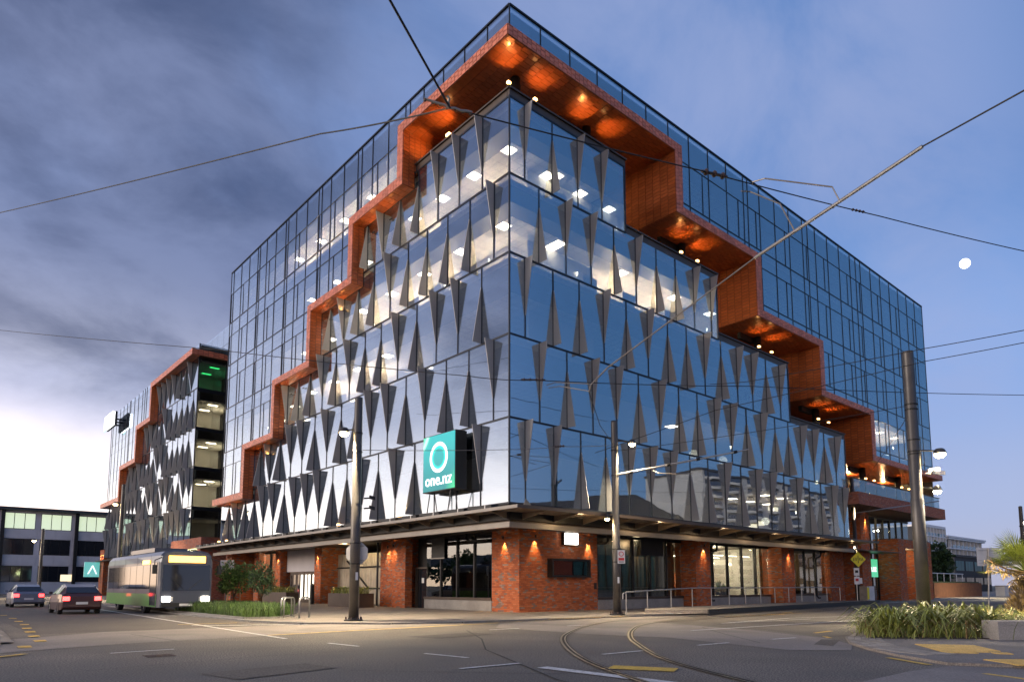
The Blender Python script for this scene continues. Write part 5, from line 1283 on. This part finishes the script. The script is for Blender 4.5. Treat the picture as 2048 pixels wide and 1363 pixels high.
def bus():
    t = thing('city_bus', 'dark city bus with green skirt and amber destination display', 'bus', (-9.55, 13.2, .005))
    L_, W2, Ht = 11.6, 1.25, 3.12
    prof = [(-W2, .34), (W2, .34), (W2, 2.55), (W2-.06, 2.85), (W2-.25, 3.05), (W2-.6, Ht), (-W2+.6, Ht), (-W2+.25, 3.05), (-W2+.06, 2.85), (-W2, 2.55)]
    MB().extrude(prof, .25, L_, lambda p, q, s: (p, s, q)).build('body', 'bus_body', t)
    fp_ = [(-W2+.08, .34), (W2-.08, .34), (W2-.06, 2.5), (W2-.14, 2.8), (W2-.32, 2.98), (W2-.65, 3.05), (-W2+.65, 3.05), (-W2+.32, 2.98), (-W2+.14, 2.8), (-W2+.06, 2.5)]
    nz = MB(); n = len(fp_); nz.v = [(p, 0.02+.10*((q-.34)/2.7)**2, q) for p, q in fp_]+[(p, .25, q) for p, q in prof]
    nz.f = [tuple(range(n))]+[(i, i+n, (i+1) % n+n, (i+1) % n) for i in range(n)]; nz.build('front_panel', 'bus_body', t)
    for s in (-1, 1):
        BX(s*(W2+.001), s*(W2+.014), .4, L_-.1, .36, .98).build('skirt', 'bus_green', t)
        y = 1.75
        while y < L_-1:
            BX(s*(W2+.001), s*(W2+.018), y, y+1.3, 1.22, 2.42).build('side_window', 'bus_glass', t); y += 1.36
        for yy in (2.75, 8.6): wheel(t, s*(W2-.13), yy, .47, .28, s)
        MB().tube([(s*(W2-.1), .15, 2.75), (s*(W2+.25), -.05, 2.6), (s*(W2+.25), -.05, 2.35)], .025, 6).build('mirror_arm', 'black', t)
        BX(s*(W2+.14), s*(W2+.34), -.12, .0, 1.95, 2.38).build('mirror', 'black', t)
        BX(s*.72, s*1.08, -.012, .05, .62, .86).build('headlight', 'head_light', t); BX(s*.60, s*.70, -.01, .05, .64, .84).build('fog_lamp', 'sign_white', t)
        spot('head_beam', (s*.9, -.06, .74), (s*.9, -9, .1), 90, (1, .9, .7), 60, .6, .08, t)
        BX(s*.95, s*1.2, L_, L_+.02, .9, 1.3).build('tail_light', 'tail_light', t)
    MB().obox((-1.08, .028, 1.15), (2.16, 0, 0), (0, .05, 1.25), (0, -.02, 0)).build('windscreen', 'bus_glass', t)
    MB().obox((-.85, .07, 2.52), (1.7, 0, 0), (0, .018, .32), (0, -.02, 0)).build('destination_display', 'led_amber', t)
    BX(W2+.02, W2+.03, 1.85, 3.2, 2.46, 2.66).build('side_display', 'led_amber', t); BX(-W2-.03, -W2-.02, 1.85, 3.2, 2.46, 2.66).build('side_display', 'led_amber', t)
    for s in (-1, 1): MB().tube([(s*.1, .0, 1.2), (s*.75, .03, 1.75)], .012, 5).build('wiper', 'black', t)
    for y in (1.7, 4.4, 7.1, 9.8):
        for s in (-1, 1): BX(s*(W2+.001), s*(W2+.006), y, y+.02, .4, 2.9).build('panel_seam', 'black', t)
    BX(W2+.001, W2+.016, .5, 1.6, .42, 2.5).build('door', 'bus_glass', t); BX(-W2-.016, -W2-.001, .5, 1.6, .42, 2.5).build('door', 'bus_glass', t)
    BX(-1.1, 1.1, -.015, .03, .36, .56).build('bumper', 'black', t); BX(-.3, .3, -.02, -.016, .40, .52).build('number_plate', 'sign_white', t)
    BX(-.8, .8, 3.0, 8.2, Ht, Ht+.22).build('roof_pod', 'bus_body', t)
    for k in range(3): BX(-.9, .9, 2.5+2.6*k, 2.6+2.6*k, 2.6, 2.66).build('cabin_light', 'pendant', t)
    return t
bus()
def car(label, loc, rz, paint):
    t = thing('car', label, 'car', loc, rz)      # nose towards local -y
    def sec(y, hw, zb, zs, zt, tw): return [(-hw, y, zb), (hw, y, zb), (hw+.02, y, (zb+zs)/2), (hw, y, zs), (tw, y, zt), (-tw, y, zt), (-hw, y, zs), (-hw-.02, y, (zb+zs)/2)]
    S_ = [sec(-2.1, .62, .30, .55, .60, .55), sec(-2.0, .8, .22, .68, .74, .66), sec(-1.2, .88, .2, .86, .92, .74), sec(-.75, .89, .2, .92, .97, .74), sec(-.05, .89, .2, .94, 1.42, .60), sec(.9, .89, .2, .95, 1.46, .60), sec(1.6, .88, .2, .97, 1.32, .60), sec(1.95, .84, .25, .95, 1.02, .66), sec(2.05, .78, .35, .80, .86, .66)]
    mb = MB(); n = 8
    for s_ in S_: mb.v += s_
    for i in range(len(S_)-1):
        for k in range(n): mb.f.append((i*n+k, i*n+(k+1) % n, (i+1)*n+(k+1) % n, (i+1)*n+k))
    mb.f += [tuple(range(n))[::-1], tuple(range((len(S_)-1)*n, len(S_)*n))]; mb.build('body', paint, t, smooth=False)
    for s in (-1, 1):
        MB().add([(s*.885, -.62, .97), (s*.885, .35, .97), (s*.64, .35, 1.39), (s*.64, -.02, 1.37)], [(0, 1, 2, 3)]).build('side_window', 'bus_glass', t)
        MB().add([(s*.885, .42, .98), (s*.885, 1.45, 1.0), (s*.63, 1.35, 1.34), (s*.64, .42, 1.40)], [(0, 1, 2, 3)]).build('side_window', 'bus_glass', t)
        for yy in (-1.3, 1.25): wheel(t, s*.80, yy, .31, .2, s)
        BX(s*.52, s*.8, 2.03, 2.075, .66, .86).build('tail_light', 'tail_light', t); BX(s*.45, s*.72, -2.125, -2.08, .50, .64).build('headlight', 'sign_white', t)
        BX(s*.9, s*1.05, -.62, -.48, .95, 1.08).build('door_mirror', paint, t)
    MB().add([(-.62, 1.63, 1.32), (.62, 1.63, 1.32), (.68, 1.97, 1.04), (-.68, 1.97, 1.04)], [(0, 1, 2, 3)]).build('rear_window', 'bus_glass', t)
    MB().add([(-.72, -.74, .985), (.72, -.74, .985), (.6, -.07, 1.42), (-.6, -.07, 1.42)], [(0, 1, 2, 3)]).build('windscreen', 'bus_glass', t)
    BX(-.25, .25, 2.055, 2.075, .48, .6).build('number_plate', 'sign_white', t)
    return t
car('dark red car driving away with its tail lights on', (-13.4, 18.5, .006), R(180), 'car_paint_dark')
car('silver car farther down the side street', (-14.0, 33, .006), R(180), 'car_paint')
car('pale car parked close to the brick gateway', (-7.0, 55, .055), R(180), 'car_paint')

# ---------------------------------------------------------------- overhead tram wires
def cat(path, sag, n=14):
    out = []
    for a, b in zip(path, path[1:]):
        a, b = Vector(a), Vector(b)
        for i in range(n): t_ = i/n; out.append(a.lerp(b, t_)-Vector((0, 0, sag*4*t_*(1-t_))))
    out.append(Vector(path[-1])); return out
def wire(label, path, r_=.018, sag=.05, mt='wire', group='overhead tram wires'):
    o = MB().tube(cat(path, sag), r_, 6).build('overhead_wire', mt, None); return tag(o, label, 'wire', group)
knot = (-10.41, -9.74, 13.33)
wire('thick wire running up from the wire knot to the top edge', [knot, (-13.13, -11.36, 13.5), (-15.5, -12.6, 13.9)], .028, 0)
wire('wire from the wire knot down to the left edge', [knot, (-11.14, -3.8, 15.43), (-17.65, 20.47, 20.83), (-22, 38, 25)], .022, .05)
wire('wire from the wire knot across to the right edge', [knot, (-2.97, -12.26, 13.54), (6.29, -13.7, 14.98), (15.22, -16.19, 15.66), (30, -20, 17.2)], .02, .03)
kn = thing('wire_clamp', 'knot of clamps where three wires meet', 'clamp', knot)
for a, b in (((-.5, .4, .22), (.0, 0, 0)), ((0, 0, 0), (.55, -.18, .02)), ((.0, .02, 0), (-.1, -.05, .25))):
    d_ = [Vector(a).lerp(Vector(b), k/4)+Vector((random.uniform(-.02, .02), random.uniform(-.02, .02), random.uniform(-.02, .02))) for k in range(5)]; MB().tube(d_, .035, 6).build('wire_grip', 'wire_pale', kn)
for k in range(7): MB().ball((-.5+.17*k, .38-.09*k, .18-.03*k), .045, 6, 4).build('grip_nut', 'iron', kn)
wire('wire crossing low in front of the left facade', [(-18, 35.4, 18.9), (-9.39, 11.93, 13.1), (-3.11, -1.12, 9.92), (-1.44, -3.24, 9.6), (8.04, -7.27, 10.3), (22.24, -14.36, 11.02)], .016, .06)
wire('upper of two wires slanting to the thick pole', [(6.68, -6.08, 10.39), (6.19, -8.31, 9.92), (7.29, -14.58, 9.92), (7.56, -18.79, 9.79)], .014, .02)
wire('lower of two wires slanting to the thick pole', [(3.5, -1.98, 7.45), (5.94, -6.76, 8.93), (8.4, -14.22, 9.78), (8.83, -18.58, 9.77)], .014, .02)
wire('wire tied from the octagonal sign pole to the brick corner pole', [(-6.6, 1.3, 6.75), (-.8, -.88, 7.21), (2.02, -1.35, 7.65), (4.83, -2.0, 8.0)], .012, .03, 'wire_pale')
wire('thin wire high over the right hand street', [(4.83, -2.0, 7.7), (8.8, -13.3, 8.3)], .012, .1)
wire('thin wire from the thick pole towards the platform pole', [(9.0, -13.4, 8.1), (37.6, .6, 9.0)], .012, .3)
bm = thing('wire_boom', 'long slanting boom tube carrying tram wire arms', 'boom')
MB().tube([(-.03, -4.87, 9.03), (-.1, -5.07, 9.28), (0, -5.82, 9.79), (-.06, -12.14, 11.87)], [.03, .032, .03, .024], 8).build('lower_tube', 'wire_pale', bm)
MB().tube([(-.06, -12.14, 11.87), (-.94, -17.35, 12.63)], .052, 8).build('upper_tube', 'galvanised', bm)
MB().tube([(-.94, -17.35, 12.63), (-2.08, -20.6, 12.34), (-4, -25.5, 12)], .022, 6).build('stay_wire', 'wire', bm)
MB().tube([(-.7, -12.51, 14.02), (-.69, -12.92, 13.95), (.05, -14.63, 13.18), (0, -14.85, 12.6), (-.4, -14.8, 12.27)], .022, 6).build('steady_arm', 'wire_pale', bm); MB().tube([(-.79, -12.17, 13.84), (-.49, -12.3, 13.88), (-.36, -13.21, 13.11), (-.3, -13.6, 12.1)], .022, 6).build('steady_arm', 'wire_pale', bm)
MB().tube([(-.95, -3.4, 9.45), (-.69, -3.63, 9.57), (-.1, -4.94, 9.33)], .018, 6).build('steady_arm', 'wire_pale', bm); MB().tube([(-.89, -3.45, 9.34), (-.54, -3.76, 9.41), (-.05, -4.9, 9.05)], .018, 6).build('steady_arm', 'wire_pale', bm)
MB().tube([(-.03, -4.87, 9.03), (1.8, -3.81, 8.15), (4.73, -2.26, 7.71)], .014, 6).build('stay_wire', 'wire', bm)
def insul(label, a, b, r_=.11, n=3):
    a, b = Vector(a), Vector(b); t = thing('insulator', label, 'insulator', a, 0, 'wire insulators'); d = b-a
    MB().tube([(0, 0, 0), d], r_*.45, 8).build('rod', 'insulator', t)
    for k in range(n): c = d*((k+.5)/n); u = d.normalized(); MB().tube([c-u*r_*.55, c-u*r_*.15, c+u*r_*.15, c+u*r_*.55], [r_*.5, r_, r_, r_*.5], 10).build('shed', 'insulator', t)
insul('chunky dark insulator on the wire left of the slanting boom', (-3.05, -12.2, 13.55), (-2.05, -12.42, 13.68), .1)
insul('dark insulator on the wire before the glass corner', (-1.75, -2.75, 9.68), (-1.1, -3.5, 9.62), .07, 4)
insul('small dark insulator low on the right facade side', (1.6, -1.25, 7.6), (2.1, -1.4, 7.68), .06, 4)
insul('turnbuckle insulator on the wire right of the boom', (4.5, -13.4, 14.7), (5.3, -13.55, 14.83), .05, 4)

# ---------------------------------------------------------------- surroundings
def facade_block(name, label, x0, x1, y0, y1, h, wall, rows_, n, side, glass_m, roofm='roof_dark', z_off=.0, frame_m='dark_metal', roof_over=.5, lit_rows=(), sill=None, cat='building'):
    t = thing(name, label, cat, ((x0+x1)/2, (y0+y1)/2, 0)); a, b = (x1-x0)/2, (y1-y0)/2
    BX(-a, a, -b, b, 0, h).build('wall', wall, t); BX(-a-roof_over, a+roof_over, -b-roof_over, b+roof_over, h, h+.45).build('roof', roofm, t)
    w = 2*(a if side in 'RN' else b)/n
    for j, (z0, z1) in enumerate(rows_):
        for i in range(n):
            s0, s1 = -(a if side in 'RN' else b)+i*w+w*.08, -(a if side in 'RN' else b)+(i+1)*w-w*.08
            gm = glass_m[j] if isinstance(glass_m, (list, tuple)) else glass_m
            if side == 'R': f = BX(s0, s1, -b-.06, -b-.01, z0, z1).build('window', frame_m, t)
            elif side == 'N': f = BX(s0, s1, b+.01, b+.06, z0, z1).build('window', frame_m, t)
            elif side == 'L': f = BX(-a-.06, -a-.01, s0, s1, z0, z1).build('window', frame_m, t)
            else: f = BX(a+.01, a+.06, s0, s1, z0, z1).build('window', frame_m, t)
            k = 3; pw = (s1-s0)/k
            for q in range(k):
                g0, g1 = s0+q*pw+.05, s0+(q+1)*pw-.05
                m_ = gm if not isinstance(gm, dict) else gm.get((i+q) % len(gm), 'bus_glass')
                if side == 'R': BX(g0, g1, -b-.075, -b-.062, z0+.06, z1-.06).build('window_pane', m_, f)
                elif side == 'N': BX(g0, g1, b+.062, b+.075, z0+.06, z1-.06).build('window_pane', m_, f)
                elif side == 'L': BX(-a-.075, -a-.062, g0, g1, z0+.06, z1-.06).build('window_pane', m_, f)
                else: BX(a+.062, a+.075, g0, g1, z0+.06, z1-.06).build('window_pane', m_, f)
    return t
ob = facade_block('office_block', 'three storey grey panelled office with lit top windows', -30, 36, 114, 130, 13.6, 'panel_grey', [(2.0, 4.6), (6.4, 9.0), (10.6, 13.2)], 13, 'R', ['bus_glass', 'bus_glass', 'window_green'], roof_over=1.2)
for i in range(7): BX(-33+i*10.2, -32.5+i*10.2, -8.6, -8.1, 0, 13.6).build('pilaster', 'dark_metal', ob)
for z in (5.5, 9.8):
    for i in range(26): BX(-32.6+i*2.5, -30.15+i*2.5, -8.06, -8.005, z-.7, z+.75).build('wall_panel', 'panel_grey', ob)
for i in (0, 3, 6): BX(-28+i*4, -26+i*4, -8.08, -8.077, 2.1, 3.2).build('lit_blind', 'window_warm', ob)
# white apartment block far right, balconies one by one
ab = thing('apartment_block', 'distant white apartment block with gridded balconies', 'building', (230, 57.3, 0))
BX(0, 21, .9, 16, 0, 21).build('wall', 'render_dark', ab); BX(22.5, 62, .9, 16, 4, 18.2).build('wall', 'render_dark', ab); BX(0, 21, -.2, 16, 21, 21.6).build('roof', 'render_white', ab); BX(21.5, 65, -.8, 16, 18.2, 18.8).build('roof', 'render_white', ab)
for k in range(7): BX(0, 21, -.25, 1, k*3+2.7, k*3+3.0).build('floor_band', 'render_white', ab)
for i in range(8): BX(i*2.95, i*2.95+.55, -.2, .95, 0, 21).build('fin_wall', 'render_white', ab)
for k in range(5): BX(22, 64, -.75, 1, 4+k*3.4, 4.45+k*3.4).build('floor_band', 'render_white', ab)
for i in range(9): BX(26+i*4.4, 26.6+i*4.4, -.1, .95, 4, 18.2).build('fin_wall', 'render_white', ab)
for k in range(1, 7):
    for i in range(7): BX(i*2.95+.6, i*2.95+2.9, -.12, -.08, k*3+.0, k*3+1.0).build('balcony_glass', 'teal_cladding' if (i+k) % 5 == 0 else 'rail_glass', ab)
for k in range(4):
    for i in range(9): BX(26.7+i*4.4, 30.3+i*4.4, -.5, -.46, 4.5+k*3.4, 5.5+k*3.4).build('balcony_glass', 'rail_glass', ab)
dbk = facade_block('brick_block', 'low dark block with wide windows beside the apartments', 150, 176, 26, 40, 7.6, 'render_dark', [(1.6, 3.2), (4.6, 6.8)], 4, 'R', ['bus_glass', 'teal_cladding'], roof_over=.4)
facade_block('warehouse', 'long low white building with a dark roof at far right', 142, 230, 0, 14, 6.2, 'render_white', [(2.0, 3.2)], 10, 'R', 'bus_glass', roof_over=1.5)
facade_block('warehouse', 'pale low shed half hidden behind the palm', 150, 210, -60, -20, 6.0, 'render_white', [(1.6, 3.0)], 8, 'L', 'bus_glass', roof_over=1.0)
tree('bushy green tree in front of the distant apartments', 'tree', (98.8, 13.7, 0), 1.6, .3, 4.0, (2.6, 2.6, 2.9), 1700, .75, .26, 'leaf_tree')
for i, (x, y) in enumerate([(-16, 100), (-12, 104), (-20, 97)]):
    tree(['round dark tree below the three storey office', 'low dark tree beside the three storey office', 'broad leafy tree at the left edge of the picture'][i], 'tree', (x, y, 0), 1.2, .2, 3.0, (2.4, 2.4, 2.2), 900, .6, .2, 'leaf_tree')
tree('leafy street tree cut by the left edge of the picture', 'tree', (-19.6, 38, 0), 1.4, .1, 3.3, (1.5, 1.5, 1.7), 1500, .32, .1, 'leaf_shrub')
cw = thing('corten_planter', 'rust coloured steel planter wall with white railing behind', 'planter', (64, 3.4, 0)); BX(0, 17, 0, 3, .0, 1.7).build('wall', 'corten', cw); BX(.2, 16.8, .2, 2.8, 1.7, 1.85).build('soil', 'leaf_tree', cw)
MB().tube([(0, 3.3, 2.9), (22, 3.3, 2.9)], .06, 6).build('top_rail', 'sign_white', cw)
for i in range(10): MB().tube([(i*2.4, 3.3, 0), (i*2.4, 3.3, 2.9)], .05, 6).build('rail_post', 'sign_white', cw)
cb = thing('utility_cabinet', 'small pale utility cabinet beyond the rust coloured planter', 'cabinet', (84, 2, 0)); BX(-.8, .8, -.5, .5, 0, 1.3).build('body', 'sign_back', cb); BX(-.85, .85, -.55, .55, 1.3, 1.4).build('lid', 'galvanised', cb)
# what the glass mirrors: apartments with curved balconies, a low hall, trees and a viaduct
at = thing('apartment_tower', 'white apartment tower with curved balconies, mirrored in the right facade', 'building', (165, -98, 0))
BX(0, 96, -22, 0, 0, 37.5).build('wall', 'render_grey', at); BX(-.5, 96.5, -22.5, .5, 37.5, 38.1).build('roof', 'roof_dark', at)
for bay_ in range(7):
    cx_ = 6+bay_*13.2
    for k in range(12):
        z = 1.5+k*3.02; pts = [(cx_-5, .01)]+[(cx_-5+10*q/10, .01+2.2*math.sin(math.pi*q/10)) for q in range(1, 10)]+[(cx_+5, .01)]; pts = pts[::-1]
        mb = MB().prism(pts, z, z+.85); mb.build('balcony', 'render_grey', at)
        BX(cx_-4.6, cx_+4.6, .02, .08, z+.9, z+2.7).build('window', 'window_warm' if (bay_, k) in ((2, 5), (2, 6), (1, 2), (3, 8)) else 'bus_glass', at)
hl = thing('exhibition_hall', 'low dark hall with a red wall and pitched roof, mirrored in the right facade', 'building', (110, -105, 0))
BX(-22, 8, -30, 0, 0, 21).build('wall', 'red_cladding', hl); MB().add([(-26, .6, 21), (56, .6, 21), (30, .6, 28), (-26, -30, 21), (56, -30, 21), (30, -30, 28)], [(0, 1, 2), (5, 4, 3), (0, 2, 5, 3), (2, 1, 4, 5), (1, 0, 3, 4)]).build('roof', 'roof_dark', hl)
BX(8.01, 48, -30, -1, 0, 20.9).build('wall', 'teal_cladding', hl)
for i in range(10): BX(9+i*3.9, 9.25+i*3.9, -.99, -.6, 0, 20.9).build('wall_rib', 'dark_metal', hl)
for i, x in enumerate((-16, -9, -3, 5, 14, 30)): BX(x, x+.7, .02, .1, 16.5+(i % 3), 17.2+(i % 3)).build('lit_window', 'box_light', hl)
vd = thing('viaduct', 'concrete viaduct mirrored in the lowest left glass', 'bridge', (-95, 120, 0)); BX(-3, 3, -60, 90, 7.0, 8.6).build('deck', 'concrete', vd); BX(3.0, 3.2, -60, 90, 8.6, 9.6).build('parapet', 'concrete', vd)
for i in range(6): BX(-1, 1, -55+i*25, -53+i*25, 0, 7).build('pier', 'concrete', vd)
for i in range(16):
    y = -20+i*11+random.uniform(-3, 3); x = -82+random.uniform(-6, 6)
    tree('dark tree in the row west of the side street', 'tree', (x, y, 0), 2.0, .25, 4.6, (3.6, 3.6, 3.4), 420, 1.1, .42, 'leaf_tree', 4, group='row of trees west of the side street')
mn = MB().ball((1042.25, 244.8, 441.7), 6.6, 20, 12).build('moon', 'moon_light', None); tag(mn, 'small bright moon in the blue evening sky', 'moon')
